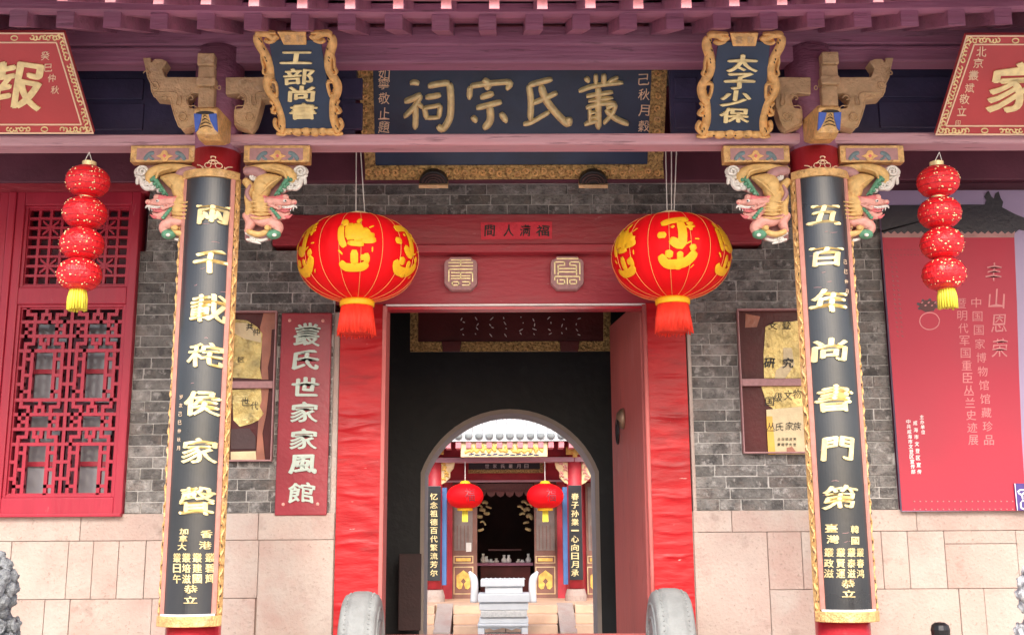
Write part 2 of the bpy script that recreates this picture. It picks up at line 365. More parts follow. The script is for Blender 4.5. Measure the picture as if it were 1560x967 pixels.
# ---- stone dado
def dado(x0, x1, blocks, seed):
    mb = MB(); mb.box(x0, x1, YW - .005, YW + .3, 0.56, ZL - .004)
    d = mb.build('stone_plinth', 'stone_joint', hall); w0 = wloc(d)
    r = random.Random(seed)
    for (a, b, t, u) in blocks:
        m2 = MB(); pr = r.uniform(.022, .026); g = .0014
        a_, b_ = max(X(a, YW, 870), x0), min(X(b, YW, 870), x1)
        m2.box(a_ + g, b_ - g, YW - pr, YW + .08, max(Z(u, YW, 780), .56) + g, Z(t, YW, 780) - g)
        m2.build('stone_block', 'stone', d, bevel=.004)
B1 = [(-400, 120, 779, 820), (120, 262, 779, 820), (262, 392, 779, 820), (392, 512, 779, 820),
      (-400, -60, 820, 908), (-60, 17, 820, 908), (17, 104, 820, 908), (104, 142, 820, 908), (142, 181, 820, 908), (181, 222, 820, 908), (222, 300, 820, 908), (300, 394, 820, 908),
      (-400, -80, 908, 1160), (-80, 74, 908, 1160), (74, 112, 908, 1160), (112, 236, 908, 1160), (236, 310, 908, 1160), (310, 392, 908, 1160), (394, 512, 820, 1160)]
dado(X(-420, YW), X(508.5, YW, 870) , B1, 11)
B2 = [(1058, 1117, 779, 812), (1117, 1236, 779, 812), (1236, 1400, 779, 812), (1400, 1700, 779, 812),
      (1058, 1170, 812, 1160), (1170, 1222, 812, 900), (1222, 1280, 812, 900), (1280, 1344, 812, 900), (1344, 1384, 812, 900), (1384, 1440, 812, 900), (1440, 1550, 812, 832), (1440, 1550, 832, 900), (1550, 1700, 812, 900),
      (1170, 1300, 900, 1160), (1300, 1456, 900, 1160), (1456, 1494, 900, 1160), (1494, 1720, 900, 1160)]
dado(X(1055, YW, 870), X(1900, YW), B2, 12)
# ---- plain walls outside the frame, behind windows and above, floor to roof
bw = MB()
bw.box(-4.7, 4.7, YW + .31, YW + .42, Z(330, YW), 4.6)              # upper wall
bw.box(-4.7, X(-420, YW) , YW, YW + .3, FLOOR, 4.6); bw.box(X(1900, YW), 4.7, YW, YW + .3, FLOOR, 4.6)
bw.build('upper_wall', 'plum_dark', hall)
sw = MB(); sw.box(-4.82, -4.7, YW, 10.2, FLOOR, 4.9); sw.box(4.7, 4.82, YW, 10.2, FLOOR, 4.9); sw.build('light_block_wall', 'mortar', hall)  # unseen side returns, added to block light from the hall
# plum timber bands over the brick
def band(name, p0, p1, y0, y1, Y, d, m, bev=.006):
    mb = MB(); mb.box(X(p0, Y, (y0 + y1) / 2), X(p1, Y, (y0 + y1) / 2), Y, Y + d, Z(y1, Y), Z(y0, Y)); return mb.build(name, m, hall, bevel=bev)
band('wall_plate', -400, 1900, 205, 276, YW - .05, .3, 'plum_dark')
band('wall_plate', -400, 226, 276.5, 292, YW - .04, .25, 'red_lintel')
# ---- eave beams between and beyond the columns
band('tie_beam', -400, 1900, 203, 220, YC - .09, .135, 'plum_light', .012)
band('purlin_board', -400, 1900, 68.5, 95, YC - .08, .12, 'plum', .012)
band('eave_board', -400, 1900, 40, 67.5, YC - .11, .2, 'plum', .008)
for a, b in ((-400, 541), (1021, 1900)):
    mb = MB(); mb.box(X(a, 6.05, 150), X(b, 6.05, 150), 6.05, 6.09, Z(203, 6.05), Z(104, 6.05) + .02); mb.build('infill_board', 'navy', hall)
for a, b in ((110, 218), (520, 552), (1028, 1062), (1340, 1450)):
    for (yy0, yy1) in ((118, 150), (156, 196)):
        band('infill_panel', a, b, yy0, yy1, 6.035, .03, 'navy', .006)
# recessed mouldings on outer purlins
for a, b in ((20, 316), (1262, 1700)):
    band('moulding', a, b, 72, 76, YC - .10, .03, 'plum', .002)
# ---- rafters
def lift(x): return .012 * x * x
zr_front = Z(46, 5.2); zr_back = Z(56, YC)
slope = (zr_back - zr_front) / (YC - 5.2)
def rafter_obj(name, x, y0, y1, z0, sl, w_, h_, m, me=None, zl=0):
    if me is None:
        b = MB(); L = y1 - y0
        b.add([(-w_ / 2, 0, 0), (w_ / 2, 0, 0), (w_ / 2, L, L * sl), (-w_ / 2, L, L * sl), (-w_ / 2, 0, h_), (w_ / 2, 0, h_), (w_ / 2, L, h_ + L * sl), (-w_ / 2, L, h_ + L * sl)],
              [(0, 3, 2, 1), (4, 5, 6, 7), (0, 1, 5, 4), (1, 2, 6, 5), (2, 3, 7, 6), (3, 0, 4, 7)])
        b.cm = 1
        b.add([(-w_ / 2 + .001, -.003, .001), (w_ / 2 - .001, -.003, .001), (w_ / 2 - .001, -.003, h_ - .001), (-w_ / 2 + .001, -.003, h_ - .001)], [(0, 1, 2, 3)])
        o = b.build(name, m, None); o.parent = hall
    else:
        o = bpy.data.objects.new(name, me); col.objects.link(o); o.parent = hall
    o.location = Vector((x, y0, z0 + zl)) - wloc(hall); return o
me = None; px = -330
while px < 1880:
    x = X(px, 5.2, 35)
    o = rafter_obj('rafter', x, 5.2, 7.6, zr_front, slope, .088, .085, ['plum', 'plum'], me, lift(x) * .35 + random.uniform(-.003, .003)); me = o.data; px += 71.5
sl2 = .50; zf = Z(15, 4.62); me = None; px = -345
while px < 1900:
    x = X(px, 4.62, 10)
    o = rafter_obj('flying_rafter', x, 4.62 + random.uniform(-.006, .006), 5.45, zf, sl2, .047, .052, ['plum', 'pink_sunlit'], me, lift(x) + random.uniform(-.003, .003)); me = o.data; px += 73.2  # end faces coloured brighter than the timber, as if sunlit
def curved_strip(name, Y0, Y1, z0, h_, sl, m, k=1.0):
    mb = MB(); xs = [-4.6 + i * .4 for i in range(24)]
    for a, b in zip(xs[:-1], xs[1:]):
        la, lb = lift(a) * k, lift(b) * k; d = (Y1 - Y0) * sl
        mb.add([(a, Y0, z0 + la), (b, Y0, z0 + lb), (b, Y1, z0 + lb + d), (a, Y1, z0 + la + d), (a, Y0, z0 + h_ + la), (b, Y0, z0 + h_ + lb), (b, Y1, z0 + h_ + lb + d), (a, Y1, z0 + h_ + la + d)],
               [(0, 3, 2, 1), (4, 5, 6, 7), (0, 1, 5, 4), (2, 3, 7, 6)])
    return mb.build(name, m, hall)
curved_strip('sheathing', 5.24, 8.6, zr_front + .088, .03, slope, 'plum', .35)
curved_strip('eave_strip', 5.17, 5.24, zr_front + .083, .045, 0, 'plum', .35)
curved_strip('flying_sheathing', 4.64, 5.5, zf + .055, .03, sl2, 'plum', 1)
curved_strip('eave_strip', 4.57, 4.635, zf + .052, .05, 0, 'pink_sunlit', 1)
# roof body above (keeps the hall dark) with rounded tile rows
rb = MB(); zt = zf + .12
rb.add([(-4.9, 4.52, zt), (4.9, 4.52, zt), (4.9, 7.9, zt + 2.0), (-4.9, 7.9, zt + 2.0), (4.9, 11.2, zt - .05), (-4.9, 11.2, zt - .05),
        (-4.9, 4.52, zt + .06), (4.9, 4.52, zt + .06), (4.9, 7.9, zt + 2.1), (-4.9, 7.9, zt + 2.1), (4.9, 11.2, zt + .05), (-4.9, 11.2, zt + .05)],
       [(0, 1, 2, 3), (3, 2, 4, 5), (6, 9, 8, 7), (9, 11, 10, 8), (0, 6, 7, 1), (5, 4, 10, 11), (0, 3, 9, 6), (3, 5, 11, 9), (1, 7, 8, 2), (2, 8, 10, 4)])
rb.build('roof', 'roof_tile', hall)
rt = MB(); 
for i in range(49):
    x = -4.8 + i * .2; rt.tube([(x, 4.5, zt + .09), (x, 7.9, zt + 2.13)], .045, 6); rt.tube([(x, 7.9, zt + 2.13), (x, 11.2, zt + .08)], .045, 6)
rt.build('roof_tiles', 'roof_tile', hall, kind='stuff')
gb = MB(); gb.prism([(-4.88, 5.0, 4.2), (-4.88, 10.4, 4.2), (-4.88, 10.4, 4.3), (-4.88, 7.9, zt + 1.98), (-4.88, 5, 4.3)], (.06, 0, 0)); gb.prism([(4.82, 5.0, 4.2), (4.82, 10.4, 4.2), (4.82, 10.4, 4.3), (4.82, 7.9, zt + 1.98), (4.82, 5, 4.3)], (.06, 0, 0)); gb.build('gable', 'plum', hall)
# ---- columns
CXL, CXR = X(312, YC, 600), X(1262, YC, 600)
for cx in (CXL, CXR):
    m_ = MB(); m_.lathe((cx, YC, 0), [(.2, FLOOR + .001), (.21, FLOOR + .06), (.17, FLOOR + .13), (.138, FLOOR + .14), (.133, Z(222, YC - .13))], 28)
    m_.build('column', 'red', hall, smooth=True)
    m_ = MB(); m_.lathe((cx, YC, 0), [(.133, Z(222, YC - .13) + .001), (.132, Z(80, YC))], 28); m_.build('column_head', 'plum', hall, smooth=True)
# ---- doorway (frame, lintels, leaves)
YD = YW + .03
df = MB(); df.box(X(598, YD), X(605, YD), YD + .16, YD + .17, 1, 1.01)
lint = MB(); lint.box(X(416, YW - .02, 350), X(1159, YW - .02, 350), YW - .03, YW + .28, Z(374, YW), Z(328, YW))
door = lint.build('lintel', 'red_lintel', hall, bevel=.006)
l2 = MB(); l2.box(X(512, YD - .09, 380), X(1054, YD - .09, 380), YD - .10, YD + .02, Z(384, YD - .1), Z(372, YD - .1)); l2.build('ledge', 'red_lintel', door, bevel=.006)
l3 = MB(); l3.box(X(512, YD, 420), X(1052, YD, 420), YD, YD + .14, Z(463, YD), Z(384, YD)); l3.build('door_head', 'red_lintel', door, bevel=.004)
l4 = MB(); l4.box(X(588, YD, 465), X(984, YD, 465), YD - .012, YD + .05, Z(466, YD), Z(463, YD) - .002); l4.build('white_edge_strip', 'print_white', door)
l5 = MB(); l5.box(X(586, YD - .02, 470), X(984, YD, 470), YD + .001, YD + .1, Z(470, YD) - .004, Z(466, YD) - .003); l5.build('head_bead', 'red', door)
def jamb(pxa, pxb, seed):
    """film-covered jamb with real horizontal wrinkles"""
    r = random.Random(seed); x0, x1 = X(pxa, YD - .04, 700), X(pxb, YD - .04, 700); z0, z1 = FLOOR, Z(463, YD - .04)
    folds = [(r.uniform(z0, z1), r.uniform(.004, .022), r.uniform(.006, .024), r.uniform(-.25, .25), r.random()) for _ in range(22)]
    nx, nz = 14, 260; mb = MB()
    for j in range(nz + 1):
        z = z0 + (z1 - z0) * j / nz
        for i in range(nx + 1):
            u = i / nx; x = x0 + (x1 - x0) * u; d = 0
            for fz, a, wd, tl, ph in folds:
                q = (z - fz - tl * (u - .5) * .12 - .008 * math.sin(u * 5 + ph * 6)) / wd
                if -1 < q < 2.5: d += a * (math.exp(-3 * q) if q > 0 else (1 + q)) * (.35 + .65 * math.sin(math.pi * min(max(u * 1.1 + ph * .4 - .2, 0), 1))) * .55
            d += .004 * noise.noise(Vector((x * 9, z * 14, seed)))
            e = min(u, 1 - u); d *= min(1, .25 + e * 6)
            mb.v.append(Vector((x, YD - .045 - d, z)))
    for j in range(nz):
        for i in range(nx): a = j * (nx + 1) + i; mb.face(a, a + 1, a + nx + 2, a + nx + 1)
    o = mb.build('jamb_film', 'jamb_red', door, smooth=True)
    b = MB(); b.box(x0 + .002, x1 - .002, YD - .04, YD + .16, z0, z1); b.build('jamb', 'red', door, bevel=.004)
jamb(514, 580, 3); jamb(990, 1051, 8)
b = MB(); b.box(X(580.5, YD, 700), X(586.5, YD, 700), YD - .05, YD + .18, FLOOR, Z(467, YD)); b.build('jamb_edge', 'leaf', door, bevel=.003)
b = MB(); b.tube([(X(986.5, YD, 700), YD - .05, FLOOR), (X(986.5, YD, 700), YD - .05, Z(467, YD))], .014, 10); b.build('jamb_edge', 'leaf', door, smooth=True)
b = MB(); b.box(X(504.5, YD - .03, 700), X(513.5, YD - .03, 700), YD - .035, YD + .2, FLOOR, Z(476, YD)); b.build('side_strip', 'stone', door, bevel=.006)
b = MB(); b.box(X(1051.5, YD, 700), X(1057, YD, 700), YD - .05, YD + .2, FLOOR, Z(476, YD)); b.build('side_strip', 'stone', door, bevel=.006)
b = MB(); b.box(X(515, YD), X(1000, YD), YD - .03, YD + .08, FLOOR, Z(966.5, YD)); b.build('threshold', 'leaf', door, bevel=.006)
# door studs
def stud(px, py, patt):
    w_ = 25; pl = YPlane(YD - .05)
    oc = [(-.62, -1), (.62, -1), (.72, -.86), (.9, -.8), (1, -.62), (1, .62), (.62, 1), (-.62, 1), (-1, .62), (-1, -.62), (-.9, -.8), (-.72, -.86)]
    mb = MB(); quad_slab(mb, pl, [(px + a * w_, py + b_ * (w_ + .5)) for a, b_ in oc], -.05, 0); quad_slab(mb, pl, [(px + a * w_, py + b_ * w_) for a, b_ in oc], .012)
    s_ = mb.build('door_stud', 'd_mauve', door, bevel=.004)
    g = MB()
    for (x0, y0, x1, y1) in patt:
        a, b_ = pl.hit(px + x0, py + y0, .013), pl.hit(px + x1, py + y1, .013)
        q = .0034
        g.box(min(a.x, b_.x) - q, max(a.x, b_.x) + q, a.y - .004, a.y, min(a.z, b_.z) - q, max(a.z, b_.z) + q)
    g.build('stud_ornament', 'gold_pale', door)
PA = [(-14, -20, 15, -20), (-18, -16, 18, -16), (-18, -11, 18, -11), (-18, -6, 18, -6), (-18, -6, -18, 12), (-14, -1, 18, -1), (18, -1, 18, 12), (-14, 4, 14, 4), (-14, 8, 14, 8), (-13, 13, -3, 13), (-13, 18, -3, 18), (-13, 13, -13, 18), (-3, 13, -3, 18), (3, 13, 14, 13), (3, 18, 14, 18), (14, 13, 14, 18), (0, -20, 0, -11), (0, -1, 0, 8)]
PB = [(-15, -21, 16, -21), (-19, -16, -4, -16), (-4, -16, -4, -12), (4, -16, 19, -16), (4, -16, 4, -12), (-19, -16, -19, 2), (19, -16, 19, 2), (-14, -11, -4, -11), (4, -11, 14, -11), (-14, -6, 14, -6), (-14, -1, 14, -1), (-14, -11, -14, 3), (14, -11, 14, 3), (-19, 6, 19, 6), (-19, 6, -19, 11), (19, 6, 19, 11), (-15, 11, -15, 17), (-15, 17, -4, 17), (-4, 11, -4, 17), (-11, 11, -4, 11), (4, 11, 12, 11), (4, 11, 4, 17), (4, 17, 14, 17), (14, 12, 14, 17), (0, 9, 0, 17)]
stud(702, 417, PA); stud(864, 416, PB)
# red paper over the door
pl = YPlane(YW - .032)
b = MB(); quad_slab(b, pl, [(732, 339), (841, 338), (841, 364), (733, 365)], .003)
paper = b.build('red_paper_strip', 'paper_red'); tag(paper, 'small bright red paper strip with four brushed characters above the door', 'paper sign')
for ch, x in (('間', 746), ('人', 775), ('满', 800), ('福', 827)): char(paper, ch, x, 351.5, 16 if ch != '福' else 20, 17, pl.hit, 'ink', th=.001, bold=.03, base=.0035, warp=1.5)
# door leaves
def leaf(xh, xt, yh, yt, zt_, knock):
    d = Vector((xt - xh, yt - yh, 0)); n_ = Vector((-d.y, d.x, 0)).normalized() * .05
    mb = MB(); mb.prism([(xh, yh, FLOOR + .05), (xt, yt, FLOOR + .05), (xt, yt, zt_), (xh, yh, zt_)], n_)
    o = mb.build('door_leaf', 'leaf', door, bevel=.006)
    if knock:
        c = Vector((xh, yh, 0)) + d * .58; c.z = Z(640, 7.8); k = MB()
        k.lathe(c + Vector((-.068, 0, 0)), [(.075, 0.02), (.07, 0), (.04, -.03), (.01, -.035)], 16, 'X')
        k.build('knocker_boss', 'knocker', door, smooth=True)
        k = MB(); pts = [c + Vector((-.095, math.sin(t) * .06, -.085 - .085 * math.cos(t))) for t in [i * math.pi / 8 for i in range(17)]]
        k.tube(pts, .009, 6); k.build('knocker_ring', 'iron', door, smooth=True)
    return o
hx = X(987, YD + .15, 500)
leaf(hx, X(941, 8.12, 600), YD + .17, 8.12, Z(497, 8.12, 942), True)
hx2 = X(584, YD + .15, 500)
leaf(hx2 - .02, hx2 - .16, YD + .17, 8.1, Z(497, 8.12, 942), False)
# ---- hall interior
YA = 9.6
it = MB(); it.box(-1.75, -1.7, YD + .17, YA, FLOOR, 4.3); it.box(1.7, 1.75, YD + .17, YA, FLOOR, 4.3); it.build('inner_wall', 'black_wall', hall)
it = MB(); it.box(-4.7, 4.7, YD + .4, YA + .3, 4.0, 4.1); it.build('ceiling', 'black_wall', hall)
ac = X(777, YA, 770); cz = Z(767, YA); Ra = (Z(623, YA) - cz); zf_ = Z(720, YA); hw = (X(913, YA, 720) - X(642, YA, 720)) / 2
aw = MB()
def arch_pts(r, hw_, n=24):
    zf2 = zf_; a0 = math.acos(min(1, hw_ / r)); return [(ac - r * math.cos(a0 + (math.pi - 2 * a0) * i / n), cz + r * math.sin(a0 + (math.pi - 2 * a0) * i / n)) for i in range(n + 1)]
ap = arch_pts(Ra, hw)
path = [(ac - hw, FLOOR)] + ap + [(ac + hw, FLOOR)]
for y in (YA, YA + .25):
    for (a, b_) in zip(path[:-1], path[1:]):
        if abs(a[0] - b_[0]) < 1e-6: continue
        aw.add([(a[0], y, a[1]), (b_[0], y, b_[1]), (b_[0], y, 4.3), (a[0], y, 4.3)], [(0, 1, 2, 3)])
    aw.add([(-4.7, y, FLOOR), (ac - hw, y, FLOOR), (ac - hw, y, 4.3), (-4.7, y, 4.3)], [(0, 1, 2, 3)]); aw.add([(ac + hw, y, FLOOR), (4.7, y, FLOOR), (4.7, y, 4.3), (ac + hw, y, 4.3)], [(0, 1, 2, 3)])
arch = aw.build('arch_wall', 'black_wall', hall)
tr = MB(); k = .045; ap2 = arch_pts(Ra - .035, hw - .035); pth2 = [(ac - hw + .035, FLOOR)] + ap2 + [(ac + hw - .035, FLOOR)]
o1 = [(x, YA - .01, z) for x, z in path]; i1 = [(x, YA - .01, z) for x, z in pth2]; i2 = [(x, YA + .45, z) for x, z in pth2]; o2 = [(x, YA + .45, z) for x, z in path]
n_ = len(path); tr.add(o1 + i1 + i2 + o2, [f for i in range(n_ - 1) for f in ((i, i + 1, n_ + i + 1, n_ + i), (n_ + i, n_ + i + 1, 2 * n_ + i + 1, 2 * n_ + i), (2 * n_ + i, 2 * n_ + i + 1, 3 * n_ + i + 1, 3 * n_ + i), (3 * n_ + i, 3 * n_ + i + 1, i + 1, i))])
tr.build('arch_lining', 'arch_trim', arch)
hb = MB(); hb.box(-4.7, 4.7, YA + .26, YA + .34, cz + Ra + .05, 4.35); hb.build('rear_wall_head', 'plum', hall)
hs = MB(); xbox(hs, 607, 641, 843, 960, 9.3, .05); hs.build('hall_screen', 'dark_wood', hall, bevel=.005)
for i in range(5):
    hs = MB(); hs.box(-1.7, 1.7, 7.6 + i * .42, 7.68 + i * .42, 3.88, 3.999); hs.build('ceiling_joist', 'dark_wood', hall)
# ---- lattice window (left)
YV = YW - .045
def window(pxl, seed, full=True):
    """one casement whose right edge stands at pixel pxl (read at y 540)"""
    xr = X(pxl, YV, 540); W = .80; xl = xr - W
    zb, zt_ = Z(784, YV, 100), Z(292, YV, 100); zm0, zm1 = Z(463, YV, 100), Z(437, YV, 100)
    f = MB(); st = .055
    f.box(xr - st, xr, YV, YV + .13, zb, zt_); f.box(xl, xl + st, YV + .001, YV + .129, zb, zt_)
    f.box(xl + st, xr - st, YV + .002, YV + .128, zb, zb + .105); f.box(xl + st, xr - st, YV + .002, YV + .128, zm0, zm1); f.box(xl + st, xr - st, YV + .002, YV + .128, zt_ - .09, zt_)
    win = f.build('window_frame', 'window_red', hall, bevel=.006)
    s = MB(); s.box(xl, xr, YV - .02, YV + .1, zb - .012, zb + .008); s.build('window_sill', 'window_red', win, bevel=.004)
    ix0, ix1 = xl + st + .018, xr - st - .018
    fr = MB()
    for (a, b_) in ((zb + .105, zm0), (zm1, zt_ - .09)):
        fr.box(xl + st, xl + st + .02, YV + .015, YV + .1, a, b_); fr.box(xr - st - .02, xr - st, YV + .015, YV + .1, a, b_)
        fr.box(xl + st + .02, xr - st - .02, YV + .0155, YV + .1, a, a + .018); fr.box(xl + st + .02, xr - st - .02, YV + .0155, YV + .1, b_ - .018, b_)
    fr.build('casement_rim', 'window_red', win, bevel=.003)
    # lower lattice
    la = MB(); z0, z1 = zb + .123, zm0 - .018; H = z1 - z0; bt = .0105; rowh = [.0, .155, .31, .47, 1.0]
    dd = [0]
    def bar(x0, z0_, x1, z1_, q=bt, yy=.028):
        dd[0] = (dd[0] + 1) % 7; e = dd[0] * .0006
        la.box(min(x0, x1) - q, max(x0, x1) + q, YV + yy + e, YV + yy + .03 - e, min(z0_, z1_) - q, max(z0_, z1_) + q)
    for half in range(2):
        cw = (ix1 - ix0) / 2; cx0 = ix0 + half * cw
        for rep in range(2):
            ct = z1 - rep * H / 2; ch_ = H / 2
            fx = lambda u: cx0 + u * cw
            fz = lambda v: ct - v * ch_
            for v in rowh[1:]: bar(fx(0), fz(v), fx(1), fz(v))
            bar(fx(0), fz(0), fx(0), fz(1)); bar(fx(1), fz(0), fx(1), fz(1))
            if rep == 0: bar(fx(0), fz(0), fx(1), fz(0))
            # row D
            a, b_ = rowh[3], rowh[4]
            for u in (.135, .285, .715, .865): bar(fx(u), fz(a), fx(u), fz(b_)); bar(fx(u), fz(rowh[1]), fx(u), fz(rowh[2]))
            for u0, u1 in ((0, .135), (.865, 1)):
                for t in (.35, .68): bar(fx(u0), fz(a + (b_ - a) * t), fx(u1), fz(a + (b_ - a) * t))
            for u0, u1 in ((.135, .285), (.715, .865)):
                for t in (.17, .5, .83): bar(fx(u0), fz(a + (b_ - a) * t), fx(u1), fz(a + (b_ - a) * t))
                m_ = (rowh[1] + rowh[2]) / 2; bar(fx(u0), fz(m_), fx(u1), fz(m_))
            for (ra, rb_) in ((rowh[0], rowh[1]), (rowh[3], rowh[2])):
                g = lambda v: fz(ra + (rb_ - ra) * v)
                for s_ in (0, 1):
                    h = (lambda u: fx(u)) if s_ == 0 else (lambda u: fx(1 - u))
                    bar(h(.14), g(0), h(.14), g(.48)); bar(h(.14), g(.48), h(.29), g(.48)); bar(h(.29), g(.48), h(.29), g(1))
                    bar(h(.43), g(1), h(.43), g(.5)); bar(h(.36), g(.5), h(.43), g(.5)) if False else None
                    bar(h(.43), g(.48), h(.5), g(.48))
                bar(fx(.5), g(0), fx(.5), g(.48))
    la.build('lattice', 'window_red', win, kind='stuff')
    # upper lattice: small squares with diagonal stars
    la = MB(); z0, z1 = zm1 + .018, zt_ - .108; nx, nz = 9, 8; cw, chh = (ix1 - ix0) / nx, (z1 - z0) / nz; q = .0085
    for i in range(nx + 1): la.box(ix0 + i * cw - q, ix0 + i * cw + q, YV + .03, YV + .058, z0, z1)
    for j in range(nz + 1): la.box(ix0, ix1, YV + .031, YV + .057, z0 + j * chh - q, z0 + j * chh + q)
    for i in (2, 4.5, 7):
        for j in (2, 6):
            cx_, cz_ = ix0 + i * cw + .0, z0 + j * chh
            for s_ in (-1, 1):
                la.prism([(cx_ - cw * .7, YV + .033, cz_ - s_ * chh * .7 - q), (cx_ + cw * .7, YV + .033, cz_ + s_ * chh * .7 - q), (cx_ + cw * .7, YV + .033, cz_ + s_ * chh * .7 + q), (cx_ - cw * .7, YV + .033, cz_ - s_ * chh * .7 + q)], (0, .022, 0))
    la.build('lattice', 'window_red', win, kind='stuff')
    # inner casement with panes
    bi = MB(); yb = YV + .17
    bi.box(xl, xr, yb + .03, yb + .04, zb, zt_); bi.build('inner_board', 'plum_dark', win)
    lz0, lz1 = zb + .123, zm0 - .018; cw2 = (ix1 - ix0) / 2
    for half in range(2):
        for rep in range(2):
            cx_ = ix0 + (half + .5) * cw2; top = lz1 - rep * (lz1 - lz0) / 2; hh = (lz1 - lz0) / 2
            p = MB(); p.box(cx_ - .10, cx_ + .085, yb, yb + .012, top - hh * 1.0, top - hh * .10); p.build('pane', 'grey_pane', win)
            r_ = MB(); r_.box(cx_ - .10, cx_ + .085, yb - .02, yb - .002, top - hh * .69, top - hh * .64); r_.build('glazing_bar', 'window_red', win)
    return xl
xn = window(200, 1)
p_next = CX + (xn - .045 - EYE.x) * 0  # next casement further left, only its edge is in view
mu = MB(); mu.box(xn - .05, xn - .001, YV - .01, YV + .12, Z(784, YV, 100), Z(292, YV, 100)); mu.build('mullion', 'window_red', hall, bevel=.008)
def px_of(x, Y, py=540):
    q = 700.0
    for _ in range(4): a, b = X(q, Y, py), X(q + 10, Y, py); q += (x - a) / (b - a) * 10
    return q
window(px_of(xn - .052, YV), 2)
# ---- wall behind right-hand print board
rw = MB(); rw.box(X(1352, YW, 540), X(1900, YW), YW + .02, YW + .3, ZL, Z(262, YW)); rw.build('timber_wall', 'plum_dark', hall)

# ---- carved dragon brackets
PXM = .00365
def bracket(edge, s):
    YB = YC - .06
    def q(x, y, h=0): return P(edge + s * x, 225 + y, YB - h)
    bx = MB(); a, b_ = q(1, 0), q(100, 25)
    bx.box(min(a.x, b_.x), max(a.x, b_.x), YB - .035, YB + .03, b_.z, a.z)
    br = bx.build('dragon_bracket', 'gold', hall, bevel=.004)
    c = MB(); a, b_ = q(10, 4.5), q(90, 22); c.box(min(a.x, b_.x), max(a.x, b_.x), YB - .038, YB - .03, b_.z, a.z); c.build('box_panel', 'd_mauve', br)
    pl_ = lambda x, y, h: P(edge + s * x, 225 + y, YB - .038 - h)
    for (nm, m_, pg, hh) in (('box_flower', 'gold_frame', [(-13, 0), (-6, -3), (-3.5, -8), (0, -9), (3.5, -8), (6, -3), (13, 0), (6, 3), (3.5, 8), (0, 9), (-3.5, 8), (-6, 3)], .006), ('flower_heart', 'd_rose', [(-3, 0), (0, -3), (3, 0), (0, 3)], .009)):
        c = MB(); c.prism([pl_(50 + x, 13.2 + y, 0) for x, y in pg], (0, -hh, 0)); c.build(nm, m_, br, bevel=.002)
    for sx, fl in ((26, 1), (74, -1)):
        c = MB(); stroke(c, [(sx - 7 * fl, 19), (sx - 3 * fl, 13), (sx + 2 * fl, 9), (sx + 8 * fl, 8)], 3.2, pl_, .005); stroke(c, [(sx + 1 * fl, 12), (sx + 3 * fl, 16), (sx + 8 * fl, 18)], 2, pl_, .004); c.build('box_leaf', 'leaf_blue', br, smooth=True)
    def T(name, m, pts, rad, h=.02, flat=1.1):
        p_ = crom(pts, 5); k = len(p_); rr = rad if isinstance(rad, (list, tuple)) else [rad] * len(pts)
        rc = [x[0] for x in crom([(x,) for x in rr], 5)] if len(rr) > 2 else [rr[0] + (rr[-1] - rr[0]) * i / (k - 1) for i in range(k)]
        t = MB(); t.tube([q(x, y, h) for x, y in p_], [max(r_, .3) * PXM for r_ in rc[:k]], 10, flat)
        e0, e1 = p_[0], p_[-1]; t.ball(q(*e0, h), max(rc[0], .3) * PXM, 10); t.ball(q(*e1, h), max(rc[k - 1], .3) * PXM, 10)
        return t.build(name, m, br, smooth=True)
    def Bl(name, m, x, y, rx, ry, h=.03, d=None):
        t = MB(); t.ball(q(x, y, h), (rx * PXM, (d or min(rx, ry)) * PXM, ry * PXM), 16); return t.build(name, m, br, smooth=True)
    # backing
    bk = MB(); pts = [(0, 27), (98, 27), (96, 40), (84, 58), (66, 66), (52, 72), (66, 80), (74, 90), (64, 106), (50, 112), (52, 130), (40, 138), (0, 140)]
    bk.prism([q(x, y, -.02) for x, y in [(x * .86, y) for x, y in pts]], (0, .05, 0)); bk.build('backing', 'd_mauve', br)
    def spiral(cx_, cy_, r0, m='d_white', name='cloud_scroll', turns=1.6, w_=2.1, ph=0):
        pts = []
        for i in range(22):
            t = i / 21; an = ph + t * turns * 2 * math.pi; rr = r0 * (1 - .78 * t); pts.append(q(cx_ + rr * math.cos(an), cy_ + rr * math.sin(an) * .9, .028 + .012 * t))
        t = MB(); t.tube(pts, [w_ * PXM * (1.15 - .4 * i / 21) for i in range(22)], 8); t.ball(pts[0], w_ * PXM * 1.15, 8); t.ball(pts[-1], w_ * PXM, 8); t.build(name, m, br, smooth=True)
    spiral(85, 36, 9, ph=3.1); Bl('cloud_scroll', 'd_white', 85, 37, 12, 9, .012, 4)
    T('cloud_scroll', 'd_white', [(94, 43), (86, 48), (84, 56), (78, 62), (70, 62)], [2, 3.6, 3.8, 4, 3], .018)
    T('cloud_scroll', 'd_white', [(78, 47), (90, 45), (92, 54)], 2.6, .015)
    spiral(69, 58, 6, ph=1, w_=1.8); spiral(58, 64, 4.4, ph=2, w_=1.5); spiral(13, 44, 6, ph=0, w_=1.8)
    Bl('cloud_scroll', 'd_white', 68, 60, 8, 6, .01, 4); Bl('cloud_scroll', 'd_white', 57, 65, 6, 5, .01, 4)
    T('tail_coil', 'd_yellow', [(2, 34), (26, 31), (52, 33), (68, 40), (72, 50), (67, 57)], [5, 6, 8, 9, 7, 2.5], .02)
    T('tail_coil', 'd_yellow', [(40, 31), (58, 36), (63, 46)], [2, 2.5, 1.5], .055)
    T('body_coil', 'd_mauve', [(4, 36), (16, 37), (26, 42), (30, 52)], [7, 8, 8, 6], .03)
    T('body_coil', 'd_yellow', [(54, 46), (40, 50), (28, 56), (26, 68), (22, 78)], [3, 11, 14, 12, 8], .026)
